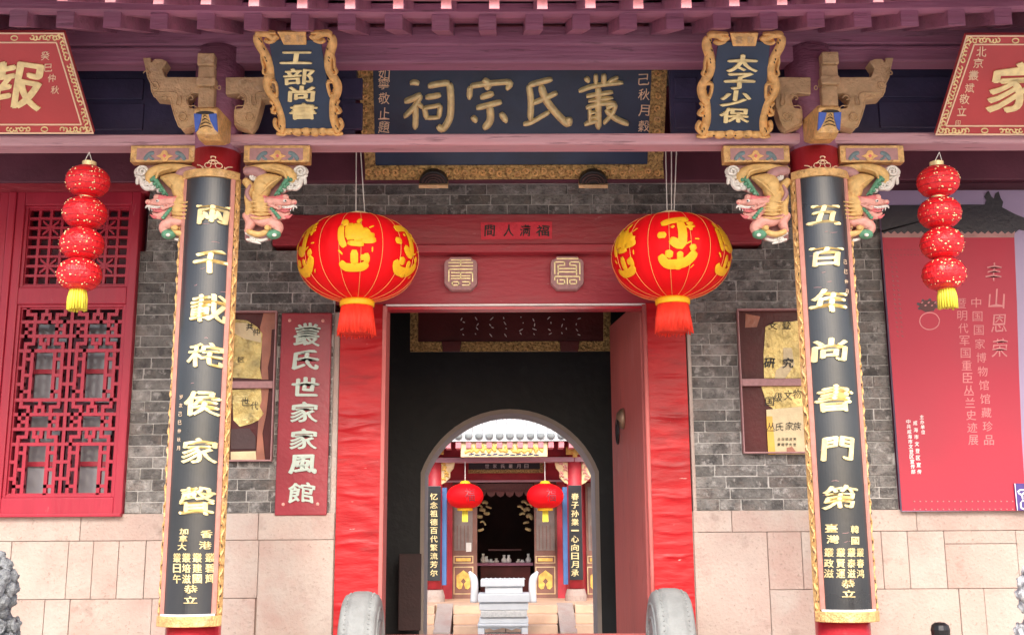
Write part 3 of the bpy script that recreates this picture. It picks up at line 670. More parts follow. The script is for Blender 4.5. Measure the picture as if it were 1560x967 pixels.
    for i in range(4): T('body_fold', 'd_yellow', [(52 - i * 5, 47 + i * 3), (40 - i * 4, 54 + i * 3), (30 - i * 2, 64 + i * 2), (22, 72 + i * 2)], [.6, 1.5, 1.5, .6], .068 - i * .003)
    T('leaf_spine', 'd_green', [(66, 47), (59, 56), (52, 66), (46, 72)], [4.5, 3.5, 3, 1.6], .035)
    for i in range(5): Bl('leaf_frill', 'd_green', 68 - i * 4.6 + 2, 49 + i * 5.2 + (i % 2), 3.0, 3.0, .045)
    T('brow', 'd_rose', [(20, 72), (34, 78), (46, 79), (58, 77)], [2, 4, 5, 5.5], .045)
    Bl('brow_knob', 'd_pink', 62, 76, 5, 5, .05)
    T('snout', 'd_pink', [(34, 84), (50, 84), (62, 83), (73, 85)], [9, 8, 6.5, 4.5], .038)
    Bl('nose', 'd_pink', 75, 83, 4.6, 4, .055); Bl('nostril', 'd_rose', 77, 85, 1.6, 1.4, .07); Bl('eye', 'white', 61, 81, 2.6, 2.2, .068); Bl('pupil', 'ink', 62, 81, 1.1, 1.1, .077)
    T('upper_lip', 'd_white', [(52, 90), (64, 91), (76, 89), (79, 92)], [1.4, 2.2, 2, .8], .055)
    T('jaw', 'd_pink', [(36, 92), (48, 100), (60, 104), (67, 100)], [7, 7, 5, 2.4], .034)
    T('tongue', 'd_rose', [(50, 95), (60, 97), (68, 96)], [1.8, 1.6, .8], .058)
    for i in range(4): T('tooth', 'white', [(62 + i * 4, 92), (61.5 + i * 4, 97 - (i % 2))], [1.1, .3], .058)
    for i in range(4): T('beard', 'd_rose' if i % 2 else 'd_pink', [(44 + i * 5, 104), (48 + i * 6, 109 - i), (54 + i * 6, 108 - i * 2)], [3, 2.4, .8], .04)
    T('neck', 'd_yellow', [(18, 72), (24, 84), (27, 96), (22, 108)], [9, 13, 14, 8], .022)
    for i in range(5): T('neck_fold', 'd_yellow', [(8, 82 + i * 6), (22, 84 + i * 6), (38, 86 + i * 5)], [.8, 1.6, .7], .072 - i * .002)
    for i in range(5): Bl('frill_bead', 'd_green', 41 + i * 2.8, 93 + i * 3.4, 3.2, 2.6, .062)
    T('inner_coil', 'd_yellow', [(2, 52), (9, 62), (5, 76), (9, 92), (4, 106)], [6, 7, 6, 8, 6], .018)
    T('inner_coil', 'd_pink', [(2, 104), (9, 114), (4, 126)], [6, 8, 5], .018)
    T('inner_coil', 'd_mauve', [(8, 58), (3, 70), (10, 82)], [2, 3.4, 2], .045)
    spiral(78, 54, 5, ph=2.5, w_=1.6); spiral(50, 70, 3.6, ph=.6, w_=1.2); spiral(76, 97, 0.1, ph=0, w_=.1) if False else None
    for i in range(3): T('cheek_curl', 'd_pink', [(36 + i * 5, 86 + i * 2), (42 + i * 5, 89 + i * 2), (46 + i * 5, 86 + i * 2)], [1.2, 2.2, 1], .075)
    T('lip_line', 'd_rose', [(48, 93), (60, 94), (72, 92.5)], [.8, 1.1, .5], .066)
    T('foreleg', 'd_pink', [(10, 104), (24, 112), (40, 114), (50, 122), (48, 131)], [5, 8, 9, 9, 5], .03)
    T('claw', 'd_yellow', [(6, 128), (20, 132), (33, 128), (38, 122)], [4, 4.6, 4, 3], .045)
    Bl('claw_tip', 'd_yellow', 34, 122, 4.4, 4.2, .062)
    Bl('pearl', 'd_green', 44, 132, 11, 7.5, .04, 8); Bl('pearl', 'd_white', 45, 133, 3.4, 2.6, .07, 2)
    T('wave_curl', 'd_white', [(34, 139), (22, 141), (10, 134), (2, 130)], [2, 3, 3, 2], .02)
    T('wave_curl', 'd_white', [(24, 146), (14, 143), (4, 140)], [1, 2.6, 2.2], .02); spiral(12, 139, 5, ph=1, w_=1.4)
for (e, s) in ((301, -1), (373, 1), (1201, -1), (1275, 1)): bracket(e, s)
# ---- tan bracket arms and painted beam head above each column
ARM = [(147, 150), (212, 150), (215, 190), (245, 158), (300, 160), (345, 180), (305, 240), (330, 308), (668, 310), (668, 450), (560, 440), (512, 490), (530, 560), (600, 570), (600, 700), (470, 745), (430, 690), (410, 640), (385, 560), (370, 490), (250, 480), (215, 430), (205, 360), (180, 310), (165, 225)]
ARM = [(190 + x / 5.373, 60 + y / 5.373) for x, y in ARM]
def capital(shift, mirror_first):
    for s in (-1, 1):
        pts = [((x if s < 0 else 2 * 329 - x) + shift, y) for x, y in ARM]
        yb = YC - .15
        a = MB(); a.prism([P(x, y, yb) for x, y in pts], (0, .09, 0)); arm = a.build('bracket_arm', 'gold_tan', hall, bevel=.005)
        g = MB(); mpp = lambda x, y, h: P(x, y, yb - .001 - h)
        for (cx_, cy_, rr) in ((278, 178, 8), (236, 130, 7)):
            cx2 = (cx_ if s < 0 else 658 - cx_) + shift
            stroke(g, [(cx2 + rr * (1 - .6 * t / 12) * math.cos(t * .85), cy_ + rr * (1 - .6 * t / 12) * math.sin(t * .85)) for t in range(13)], 1.3, mpp, .008, k=2)
        L = [((x if s < 0 else 658 - x) + shift, y) for x, y in ((235, 141), (268, 142), (268, 158), (271, 161), (275, 158), (275, 146))]
        stroke(g, L, 1.2, mpp, .008)
        for off in (3.2,):      # a raised border following the outline of the arm
            cxm = sum(p_[0] for p_ in pts) / len(pts); cym = sum(p_[1] for p_ in pts) / len(pts)
            seg = pts[10:25]; stroke(g, [(x + (cxm - x) * .07, y - off if y > 150 else y) for x, y in seg], .9, mpp, .007, k=3)
        for (ex, ey) in ((250, 150), (290, 150), (224, 112)):
            e2 = (ex if s < 0 else 658 - ex) + shift; stroke(g, [(e2 - 6, ey), (e2 - 2, ey - 4), (e2 + 3, ey - 3), (e2 + 4, ey + 1), (e2, ey + 2)], 1.0, mpp, .008, k=3)
        pass; g.build('carved_line', 'gold_tan', arm, smooth=True)
    p = MB()
    for (y0, y1, d, w_) in ((85, 104, .06, 12.5), (104, 122, .05, 12), (122, 135, .065, 14), (135, 200, .045, 12)):
        x0, x1 = P(328 + shift - w_, y0, YC).x, P(328 + shift + w_, y0, YC).x
        p.box(x0, x1, YC - .13 - d, YC - .02, P(328, y1, YC - .15).z + .001, P(328, y0, YC - .15).z)
    p.build('bracket_block', 'gold_tan', hall, bevel=.008)
    rg = MB(); mp2 = lambda x, y, h: P(x, y, YC - .18 - h)
    for sx in (-6, 6): stroke(rg, [(328 + shift + sx + 2.6 * math.cos(t), 134 + 3 * math.sin(t)) for t in [i * .9 for i in range(8)]], .8, mp2, .006, k=3)
    rg.build('carved_line', 'gold_tan', hall)
    # painted beam head, pushed out towards the viewer
    cx_ = P(317, 190, YC - .35).x if shift < 10 else P(1260, 190, YC - .35).x
    hw_ = .060; y0 = YC - .40; q_ = .66
    zt_ = Z(160, y0); zs = Z(187, y0)
    h = MB(); prof = [(y0 + .02, zt_), (YC - .1, zt_ + .03), (YC - .1, zt_ - .10), (y0 + .20, zt_ - .145), (y0 + .10, zt_ - .155), (y0 + .045, zt_ - .14), (y0 + .012, zt_ - .10), (y0 - .01, zt_ - .06), (y0 - .012, zt_ - .02)]
    h.prism([(cx_ - hw_, a, b_) for a, b_ in prof], (2 * hw_, 0, 0)); hd = h.build('beam_head', 'gold', hall, bevel=.012, seg=3)
    hm = lambda u, v, hh: Vector((cx_ + u * hw_, y0 - .012 + (.0 if v * q_ < .06 else (v * q_ - .06) * .58) - .004 - hh, zt_ - v * q_))
    g = MB(); stroke(g, [(-.84, .125), (-.45, .115), (.45, .115), (.84, .125)], 0, lambda x, y, hh: hm(x, y, 0), 0) if False else None
    for s in (-1, 1):
        ck = MB(); pp = [(s * .98, .075), (s * .3, .082), (s * .42, .13), (s * .72, .185), (s * .98, .205)]
        ck.prism([hm(u, v, .002) for u, v in pp], (0, .014, 0)); ck.build('blue_cheek', 'blue', hd, bevel=.002)
    d = MB(); d.prism([hm(u, v, .003) for u, v in [(math.cos(t) * .8, .078 - .022 * math.sin(t)) for t in [i * math.pi / 10 for i in range(11)]]], (0, .014, 0)); d.build('dark_mouth', 'ink', hd)
    wv = MB()
    for i in range(4):
        v0 = .098 + i * .024; r_ = .16 + .13 * i
        stroke(wv, [(-r_, v0 + .006), (-r_ * .5, v0 - .003), (0, v0 - .008), (r_ * .5, v0 - .003), (r_, v0 + .006)], .0028, hm, .006)
    wv.build('wave_ridge', 'ink', hd)
capital(0, 0); capital(921, 1)
# gold knot ornament hung on each column under the beam head
for cxp in (325, 1253):
    g = MB(); cyl = CXL if cxp < 800 else CXR
    mpc = lambda x, y, h: (lambda p: Vector((p.x, YC - math.sqrt(max(.138 ** 2 - (p.x - cyl) ** 2, .0004)) - h, p.z)))(P(x, y, YC - .135))
    for L in ([(-26, 0), (-20, 2), (-16, 6), (-16, 3)], [(26, 0), (20, 2), (16, 6), (16, 3)], [(-9, 0), (-6, -4), (0, -6), (6, -4), (9, 0)], [(-3, -8), (-3, -11), (3, -11), (3, -8)]): stroke(g, [(cxp + a, 250 + b_) for a, b_ in L], .9, mpc, .004)
    for a, b_, r_ in ((-8, 2, 5), (8, 2, 5), (0, -2, 3)): stroke(g, [(cxp + a + r_ * math.cos(t), 250 + b_ + r_ * .8 * math.sin(t)) for t in [i * .8 for i in range(9)]], .8, mpc, .004, k=2)
    g.build('knot_ornament', 'cream', hall)

# ================================================================== COUPLET BOARDS
def couplet(cx, cpx, chars, small, label, ytop, ybot, side):
    RB = .172; zt_, zb = P(cpx[0], ytop, YC - RB).z, P(cpx[1], ybot, YC - RB).z
    t0 = thing('couplet_board', (cx, YC - RB, zb), label, 'couplet board', 'black couplet boards wrapped on the porch columns')
    def cyl(x, r_=RB): return YC - math.sqrt(max(r_ ** 2 - (x - cx) ** 2, 1e-5))
    def arc(mb, xa, xb, z0, z1, r_, th, n=14, wob=0):
        k = len(mb.v)
        a0, a1 = math.asin((xa - cx) / r_), math.asin((xb - cx) / r_)
        for i in range(n + 1):
            a = a0 + (a1 - a0) * i / n
            for rr in (r_, r_ - th):
                for z in (z0, z1): mb.v.append(Vector((cx + rr * math.sin(a), YC - rr * math.cos(a), z)))
        for i in range(n):
            b_ = k + i * 4
            mb.face(b_, b_ + 4, b_ + 5, b_ + 1); mb.face(b_ + 2, b_ + 3, b_ + 7, b_ + 6); mb.face(b_ + 1, b_ + 5, b_ + 7, b_ + 3); mb.face(b_, b_ + 2, b_ + 6, b_ + 4)
        mb.face(k, k + 1, k + 3, k + 2); b_ = k + n * 4; mb.face(b_, b_ + 2, b_ + 3, b_ + 1)
    hb_ = .125
    m1 = MB(); arc(m1, cx - hb_, cx + hb_, zb + .06, zt_ - .045, RB, .02, 20); m1.build('panel', 'black', t0, smooth=False)
    for s in (-1, 1):
        m1 = MB(); a, b_ = sorted((cx + s * hb_, cx + s * (hb_ + .016))); arc(m1, a, b_, zb + .06, zt_ - .045, RB + .010, .03, 3); m1.build('edge_strip', 'pink_edge', t0)
        # carved gold edge: strip with wavy relief
        m1 = MB(); xa = cx + s * (hb_ + .0165); xb = cx + s * (hb_ + .036); a, b_ = sorted((xa, xb)); arc(m1, a, b_, zb + .05, zt_ - .03, RB + .004, .03, 3)
        ed = m1.build('carved_edge', 'gold', t0)
        m1 = MB(); n = 230; r_ = random.Random(5 + s)
        pts = [(s * (hb_ + .026 + .006 * math.sin(i * .62) + r_.uniform(-.001, .001)), zb + .06 + (zt_ - zb - .11) * i / n) for i in range(n + 1)]
        m1.tube([(cx + x, cyl(cx + x, RB + .006), z) for x, z in pts], [.0055 + .0025 * math.sin(i * 1.3) for i in range(n + 1)], 6)
        m1.build('carved_vine', 'gold', t0, smooth=True)
        m1 = MB()
        for i in range(44):
            z = zb + .09 + (zt_ - zb - .17) * i / 44 + r_.uniform(-.008, .008); xx = s * (hb_ + .024 + r_.uniform(-.006, .008)); L = r_.uniform(.008, .018)
            m1.tube([(cx + xx, cyl(cx + xx, RB + .0085), z), (cx + xx + r_.uniform(-.005, .005), cyl(cx + xx, RB + .0085), z + L)], [.0028, .0015], 5)
        m1.build('gap_shade', 'ink', t0, kind='stuff')  # dark slips laid on the gold, painting the shade of pierced cutouts
    m1 = MB(); arc(m1, cx - hb_ - .036, cx + hb_ + .036, zt_ - .045, zt_, RB + .014, .04, 20); m1.build('top_rail', 'gold', t0, bevel=.004)
    m1 = MB(); arc(m1, cx - hb_ - .040, cx + hb_ + .040, zb, zb + .052, RB + .016, .045, 20); m1.build('bottom_rail', 'gold', t0, bevel=.004)
    m1 = MB(); arc(m1, cx - hb_ - .012, cx + hb_ + .012, zb + .0525, zb + .062, RB + .012, .03, 20); m1.build('white_line', 'white', t0)
    mp = lambda x, y, h: (lambda p: Vector((p.x, cyl(p.x, RB + .0005) - h, p.z)))(P(x, y, YC - RB + .01))
    for ch, x, y, w_, h_ in chars: char(t0, ch, x, y, w_, h_, mp, 'gold_pale', th=.009, bold=.035, warp=1.0)
    for ch, x, y, w_, h_ in small: char(t0, ch, x, y, w_, h_, mp, 'gold_pale', th=.004, bold=.03)
    r2 = random.Random(int(cpx[0])); sk = MB()
    for i in range(16):       # fine scratches in the lacquer
        yy_ = r2.uniform(ytop + 40, ybot - 60); fx = (yy_ - ytop) / (ybot - ytop); xx_ = cpx[0] + (cpx[1] - cpx[0]) * fx + r2.uniform(-24, 18); L_ = r2.uniform(3, 13)
        stroke(sk, [(xx_, yy_), (xx_ + L_ * .5, yy_ - r2.uniform(0, 1)), (xx_ + L_, yy_ - r2.uniform(-1, 2))], .32, mp, .0004, .0004, k=2)
    sk.build('lacquer_scratches', 'd_mauve', t0, kind='stuff')
    sm = MB()
    for ch, x, y, w_ in side: put(sm, ch, x, y, w_, w_ * 1.1, mp, .002, .012)
    sm.build('side_inscription', 'cream', t0)
    return t0
LC = [('兩', 324, 327, 51, 30), ('千', 321, 400, 52, 38), ('載', 318, 470, 56, 42), ('秺', 313, 541, 53, 36), ('侯', 308, 614, 54, 38), ('家', 304, 687, 53, 38), ('聲', 300, 763, 52, 44)]
LS = [('香', 314, 813, 16, 12), ('港', 312, 830, 17, 12), ('加', 281, 809, 14, 9), ('拿', 280, 820, 14, 11), ('大', 278, 832, 14, 11)] + \
     [(c, x, y, 13, 14) for col_, x in (('叢碧輝', 318.5), ('叢建國', 301), ('叢培滋', 285), ('叢日午', 270)) for c, y in zip(col_, (849, 865, 881))] + [('恭', 291.5, 896.5, 20, 13), ('立', 291, 913, 20, 11)]
LSI = [(c, 275.5 - (y - 600) * .055, y, 6) for c, y in zip('岁次己巳仲秋月', range(604, 700, 13))]
couplet(CXL, (325, 297), LC, LS, 'tall black couplet board with gold characters on the left porch column, beginning with 兩千載', 257, 955, LSI)
RC = [('五', 1256, 327, 51, 30), ('百', 1258, 391, 52, 30), ('年', 1264, 459, 56, 38), ('尚', 1264, 533, 52, 34), ('書', 1271, 607, 54, 40), ('門', 1276, 683, 48, 36), ('第', 1279, 757, 52, 36)]
RS = [('臺', 1267, 804, 17, 13), ('灣', 1269, 821, 17, 13), ('韓', 1301.5, 806, 13, 12), ('國', 1302, 823, 13, 12)] + \
     [(c, x, y, 12.5, 13.5) for col_, x in (('叢政滋', 1264), ('叢賢運', 1280), ('叢泰滋', 1296), ('叢春鸿', 1310.5)) for c, y in zip(col_, (841, 857.5, 873))] + [('恭', 1291, 888.5, 20, 13), ('立', 1292, 903.5, 20, 11)]
RSI = [(c, 1289 + (y - 400) * .05, y, 6) for c, y in zip('己巳仲月', range(398, 460, 15))]
couplet(CXR, (1247, 1287), RC, RS, 'tall black couplet board with gold characters on the right porch column, beginning with 五百年', 256, 948, RSI)

# ================================================================== PLAQUES
def plane3(bl, br, tl): return Plane(P(*bl), P(*br), P(*tl))
# main plaque, hung on the wall behind the tie beam and leaning forward
pl = plane3((557, 274, 6.72), (1010, 272, 6.72), (545, 107, 6.22))
mp_ = thing('name_plaque', pl.hit(782, 274), 'wide dark blue plaque with four large gold characters behind the central beam', 'plaque')
b = MB(); quad_slab(b, pl, [(568, 98), (993, 98), (986, 252), (572, 252)], -.03); b.build('panel', 'plaque_blue', mp_)
for nm, pts in (('frame_rail', [(556, 252), (1010, 250), (1012, 272), (556, 274)]), ('frame_stile', [(544, 98), (568, 98), (572, 252), (556, 252)]), ('frame_stile', [(993, 98), (1017, 98), (1010, 250), (986, 252)])):
    b = MB(); quad_slab(b, pl, pts, .028, -.02); b.build(nm, 'gold_old', mp_, bevel=.004)
rl = MB(); r_ = random.Random(3)
for i in range(46):     # carved cloud curls along the frame
    if i < 34: cx_, cy_ = 562 + i * 13.3, 262 + (i % 2) * 3 - 2
    else: j = i - 34; cx_, cy_ = ((556 + j * 0) if j < 6 else 1002), 110 + (j % 6) * 18
    rr = 5.2; a0 = r_.uniform(0, 6); stroke(rl, [(cx_ + rr * (1 - t / 11) * math.cos(a0 + t * .9), cy_ + rr * (1 - t / 11) * math.sin(a0 + t * .9)) for t in range(9)], 1.5, lambda x, y, h: pl.hit(x, y, h), .010, .008, k=2)
rl.build('carved_curls', 'gold', mp_, kind='stuff', smooth=True)
for cx_ in (661, 903):  # iron support brackets
    b = MB(); quad_slab(b, pl, [(cx_ + 22 * math.cos(t), 274 - 19 * math.sin(t)) for t in [i * math.pi / 12 for i in range(13)]], .05, .01); ft = b.build('plaque_foot', 'iron', mp_, bevel=.006)
    b = MB()
    for rr in (17, 12, 8): stroke(b, [(cx_ + rr * math.cos(t), 273 - rr * .8 * math.sin(t)) for t in [i * math.pi / 8 for i in range(9)]], 1.1, lambda x, y, h: pl.hit(x, y, h), .008, .062)
    b.build('foot_groove', 'dark_wood', ft)
    b = MB(); quad_slab(b, pl, [(cx_ - 22, 275), (cx_ + 22, 275), (cx_ + 22, 280), (cx_ - 22, 280)], .06, .005); b.build('foot_ledge', 'gold_tan', ft)
S1 = {'祠': [([(955, 495), (980, 490), (1008, 498)], 12), ([(922, 604), (975, 585), (1022, 560)], 13), ([(1022, 566), (975, 640), (920, 695)], 11), ([(985, 620), (988, 700), (984, 764)], 12), ([(998, 612), (1030, 640)], 10),
              ([(1062, 512), (1130, 498), (1190, 492)], 13), ([(1190, 492), (1197, 600), (1190, 700), (1150, 765), (1118, 745)], 14), ([(1046, 578), (1095, 572), (1138, 562)], 12),
              ([(1038, 636), (1052, 705)], 11), ([(1036, 640), (1090, 632), (1138, 622)], 9), ([(1136, 622), (1126, 700)], 10), ([(1052, 700), (1126, 697)], 8)],
      '宗': [([(1388, 472), (1418, 500), (1408, 530)], 15), ([(1312, 512), (1306, 588)], 12), ([(1312, 512), (1420, 497), (1545, 490), (1528, 532)], 12), ([(1372, 580), (1452, 555)], 13), ([(1348, 642), (1420, 625), (1500, 605)], 12),
              ([(1428, 630), (1430, 715), (1392, 764)], 15), ([(1322, 690), (1350, 722)], 13), ([(1492, 668), (1528, 724)], 13)]}
S2 = {'氏': [([(240, 470), (170, 488), (98, 508)], 12), ([(100, 505), (112, 600), (108, 712)], 13), ([(66, 738), (120, 724), (222, 664)], 10), ([(124, 614), (200, 582), (270, 550)], 11), ([(172, 508), (200, 590), (262, 672), (330, 735), (338, 695)], 15)],
      '叢': [([(436, 458), (456, 486)], 12), ([(498, 438), (497, 498)], 9), ([(546, 436), (545, 505)], 11), ([(632, 456), (572, 486)], 8), ([(396, 542), (500, 508), (660, 490)], 10), ([(440, 572), (510, 560), (600, 546)], 9), ([(452, 600), (600, 578)], 8),
              ([(513, 515), (513, 640), (512, 764)], 13), ([(438, 640), (530, 616), (618, 612)], 10), ([(462, 640), (462, 732)], 8), ([(466, 668), (505, 662)], 6), ([(466, 696), (505, 690)], 6), ([(428, 738), (512, 712)], 10),
              ([(560, 640), (612, 622), (596, 672), (544, 732)], 9), ([(556, 648), (610, 700), (690, 736)], 12)]}
for D, x0 in ((S1, 380), (S2, 780)):
    for ch, ss in D.items():
        b = MB()
        for i, (pts, wd) in enumerate(ss): stroke(b, [(x0 + x / 3.9, y / 3.9) for x, y in pts], wd / 3.9 * 1.55, lambda x, y, h: pl.hit(x, y, h), .020, .001 + i * .0004)
        b.build('character', 'gold_pale', mp_, smooth=True)
for txt, x, ys in (('如寧敬止題', 585, (113, 128, 150, 173, 194)), ('己秋月穀', 981, (121, 144, 168, 192))):
    for ch, y in zip(txt, ys): char(mp_, ch, x, y, 17, 17, pl.hit, 'cream', th=.002, bold=.012, warp=1.5)
# upright plaques with dragon frames
def dragon_plaque(TL, TR, BL, BR, chars, label):
    pl = plane3((BL[0], BL[1], YC - .12), (BR[0], BR[1], YC - .12), (TL[0], TL[1], YC - .52))
    t0 = thing('dragon_plaque', pl.hit((BL[0] + BR[0]) / 2, BL[1]), label, 'plaque', 'small upright plaques with dragon frames')
    def uv(u, v):
        xl_, xr_ = TL[0] + (BL[0] - TL[0]) * v, TR[0] + (BR[0] - TR[0]) * v; y = TL[1] + (BL[1] - TL[1]) * v
        return xl_ + (xr_ - xl_) * u, y
    b = MB(); quad_slab(b, pl, [uv(*q) for q in ((.17, .08), (.83, .08), (.87, .93), (.13, .93))], .012); b.build('panel', 'plaque_blue', t0, bevel=.003)
    def conv(x, y):
        v = (y - 50) / 835; xl_ = 35 + 150 * v; xr_ = 690 + 90 * v; return ((x - xl_) / (xr_ - xl_), v)
    mpp = lambda u, v, h: pl.hit(*uv(u, v), h)
    paths = [([(60, 75), (72, 150), (112, 220), (152, 300), (160, 360), (142, 420), (127, 480), (150, 540), (195, 600), (225, 680), (243, 760), (236, 862)], .062),
             ([(95, 205), (92, 270), (106, 330), (100, 375), (132, 385), (148, 340)], .020), ([(150, 450), (200, 455), (212, 520), (205, 568), (180, 540)], .026), ([(145, 600), (180, 640), (160, 690), (205, 700)], .024), ([(190, 745), (180, 800), (230, 850)], .032),
             ([(150, 660), (170, 690)], .012), ([(190, 865), (250, 872), (282, 860)], .022), ([(55, 75), (85, 62), (140, 68), (200, 95), (232, 75)], .05), ([(120, 110), (160, 128), (215, 110)], .034), ([(110, 62), (150, 50), (220, 55)], .024)]
    for s in (0, 1):
        b = MB()
        for i, (pts, wd) in enumerate(paths):
            cp = [conv(x, y) for x, y in pts]; cp = [((1 - u) if s else u, v) for u, v in cp]
            # widths are given in u; keep them round in both directions
            mp3 = lambda a, b_, h: mpp(a, b_ / 1.36, h)
            stroke(b, [(u, v * 1.36) for u, v in cp], wd, mp3, .022, .002 + .0006 * i)
        b.build('dragon_border', 'gold_frame', t0, smooth=True)
        b = MB()
        for x, y in ((82, 100), (98, 120), (120, 180), (125, 250), (135, 275), (118, 350), (165, 490), (180, 520), (180, 630), (205, 700), (232, 800), (222, 820)):
            u, v = conv(x, y); u = 1 - u if s else u; stroke(b, [(u - .006, v * 1.36 - .014), (u + .006, v * 1.36 + .014)], .007, mp3, .003, .0235)
        b.build('gap_shade', 'ink', t0, kind='stuff')  # shade between the carvings, painted as dark dashes on the border
    b = MB()
    for i, (u, w_) in enumerate(((.20, .045), (.32, .055), (.45, .062), (.57, .060), (.69, .055), (.80, .045))): stroke(b, [(u - .065, 1.36 * .965), (u + .065, 1.36 * (.955 + .01 * (i % 2)))], w_ * 1.15, mp3, .02, .003 + i * .0006)
    b.build('cloud_base', 'gold_frame', t0, smooth=True)
    b = MB()
    for u in (.24, .4, .52, .66, .78): stroke(b, [(u - .01, 1.36 * .962), (u + .012, 1.36 * .968)], .011, mp3, .003, .0225)
    b.build('gap_shade', 'ink', t0, kind='stuff')  # dark dashes painting shade into the cloud base
    b = MB(); quad_slab(b, pl, [uv(*q) for q in ((.30, -.01), (.66, -.01), (.645, .118), (.355, .118))], .024); b.build('title_tab', 'gold_frame', t0, bevel=.004)
    for ch, u in (('敕', .57), ('書', .42)): x, y = uv(u, .055); char(t0, ch, x, y, 11, 11, pl.hit, 'gold_tan', th=.002, bold=.012, base=.0245)
    for ch, x, y, w_, h_ in chars: char(t0, ch, x, y, w_, h_, pl.hit, 'gold_pale', th=.010, bold=.035, base=.012, warp=.6)
dragon_plaque((387, 48), (508, 51), (421, 206), (525, 206), [('工', 452, 86, 49, 19), ('部', 456, 115, 47, 25), ('尚', 460, 141, 41, 24), ('書', 463, 168, 42, 24)], 'upright blue plaque reading 工部尚書 in a carved gold dragon frame, left of the main plaque')
dragon_plaque((1075, 50), (1195, 53), (1058, 210), (1174, 210), [('太', 1130, 95, 48, 26), ('子', 1126, 122, 48, 26), ('少', 1120, 148, 48, 24), ('保', 1118, 174, 46, 23)], 'upright blue plaque reading 太子少保 in a carved gold dragon frame, right of the main plaque')
# red plaques
def red_plaque(c4, inner, big, small, label, s):
    (tx, ty), (bx, by) = c4
    pl = plane3((bx, by, YC - .13), (bx + 300 * s, by, YC - .13), (tx, ty, YC - .60))
    t0 = thing('red_plaque', pl.hit(bx, by), label, 'plaque', 'red plaques with gold borders over the outer bays')
    fx = 300 * s; tx2 = tx + fx * (1.0) - s * 46 * 0
    b = MB(); quad_slab(b, pl, [(bx, by), (bx + fx, by), (tx + fx, ty), (tx, ty)], -.03); b.build('panel', 'plaque_red', t0, bevel=.003)
    def line(a, b_, w_, m='cream', h=.004, nm='border_line'):
        g = MB(); stroke(g, [a, b_], w_, lambda x, y, hh: pl.hit(x, y, hh), h, .001, k=1, cap=1); g.build(nm, m, t0)
    line((tx, ty + 1), (tx + fx, ty + 1), 1.3); line((bx, by - 1), (bx + fx, by - 1), 1.3); line((tx + s, ty), (bx + s, by), 1.3)
    (ix, iy), (jx, jy) = inner
    line((ix, iy), (ix + fx, iy), 1.2); line((jx, jy), (jx + fx, jy), 1.2); line((ix, iy), (jx, jy), 1.2)
    # scroll work in the border
    g = MB(); r_ = random.Random(4)
    def curl(x, y, rr): 
        a0 = r_.uniform(0, 6); stroke(g, [(x + rr * math.cos(a0 + t * .95), y + rr * math.sin(a0 + t * .95)) for t in range(6)], 1.1, lambda x, y, hh: pl.hit(x, y, hh), .004, .001, k=3)
    for i in range(9): curl(tx + s * (8 + i * 5), ty + 7 + (i % 2), 3.2)
    for i in range(26):
        if 6 < i < 8 or 18 < i < 20: continue
        v = (i + .8) / 27; curl(tx + (bx - tx) * v + s * 6.5, ty + (by - ty) * v, 3.0)
    for i in range(9): curl(bx + s * (8 + i * 5), by - 7 + (i % 2), 3.2)
    for i in range(7): curl(bx + s * (100 + i * 5), by - 7 + (i % 2), 2.8)
    for dx_, yy in ((75, ty + 8), (75, by - 7)): stroke(g, [((tx if yy < 100 else bx) + s * dx_ + 5 * math.cos(t * .7), yy + 3.4 * math.sin(t * .7)) for t in range(10)], 1, lambda x, y, hh: pl.hit(x, y, hh), .004, .001, k=2)
    g.build('border_scrolls', 'gold_pale', t0, kind='stuff')
    for ch, x, y, w_, h_ in big: char(t0, ch, x, y, w_, h_, pl.hit, 'gold_pale', th=.006, bold=.035, warp=1.5, skew=-.1)
    for ch, x, y, w_ in small: char(t0, ch, x, y, w_, w_, pl.hit, 'cream', th=.002, bold=.012, warp=1.5)
    return t0
red_plaque(((97, 50), (143, 204)), ((86, 65), (124, 190)), [('報', 22, 130, 92, 76)], [('癸', 69, 85, 13), ('巳', 74, 103, 12), ('仲', 79, 119, 12), ('秋', 84, 137, 12)], 'red plaque with gold border cut by the left edge, ending in a large 報', -1)
red_plaque(((1472, 54), (1425, 206)), ((1484, 68), (1441, 192)), [('家', 1552, 134, 92, 76)], [('北', 1495, 79, 15), ('京', 1490, 96, 15), ('叢', 1483, 115, 15), ('斌', 1477, 134, 14), ('敬', 1469, 151, 15), ('立', 1465, 169, 14), ('印', 1459, 187, 8)], 'red plaque with gold border cut by the right edge, signed in small white script', 1)
# dark board inside the hall
pl = YPlane(8.4)
t0 = thing('inner_plaque', pl.hit(777, 535), 'dark maroon board with faint brushed text hanging inside the doorway', 'plaque')
b = MB(); quad_slab(b, pl, [(637, 400), (919, 400), (919, 521), (637, 521)], -.03); b.build('panel', 'maroon', t0)
for pts in ([(625, 521), (930, 520), (930, 535), (625, 536)], [(625, 400), (637, 400), (637, 521), (625, 521)], [(919, 400), (930, 400), (930, 520), (919, 521)]):
    b = MB(); quad_slab(b, pl, pts, .03, -.01); b.build('carved_frame', 'gold_old', t0, bevel=.003)
for cx_ in (688, 867): b = MB(); quad_slab(b, pl, [(cx_ - 15, 521), (cx_ + 15, 521), (cx_ + 13, 537), (cx_ - 13, 537)], .03, .022); b.build('foot', 'maroon', t0, bevel=.004)
b = MB(); r_ = random.Random(9)
for i in range(9):
    x = 705 + i * 22
    for j in range(4): 
        y = 484 + j * 8 + r_.uniform(-2, 2); stroke(b, [(x + r_.uniform(-4, 4), y), (x + r_.uniform(-4, 4), y + r_.uniform(1, 5))], .8, lambda x, y, h: pl.hit(x, y, h), .002, .001, k=2)
b.build('faint_script', 'print_white', t0, kind='stuff')

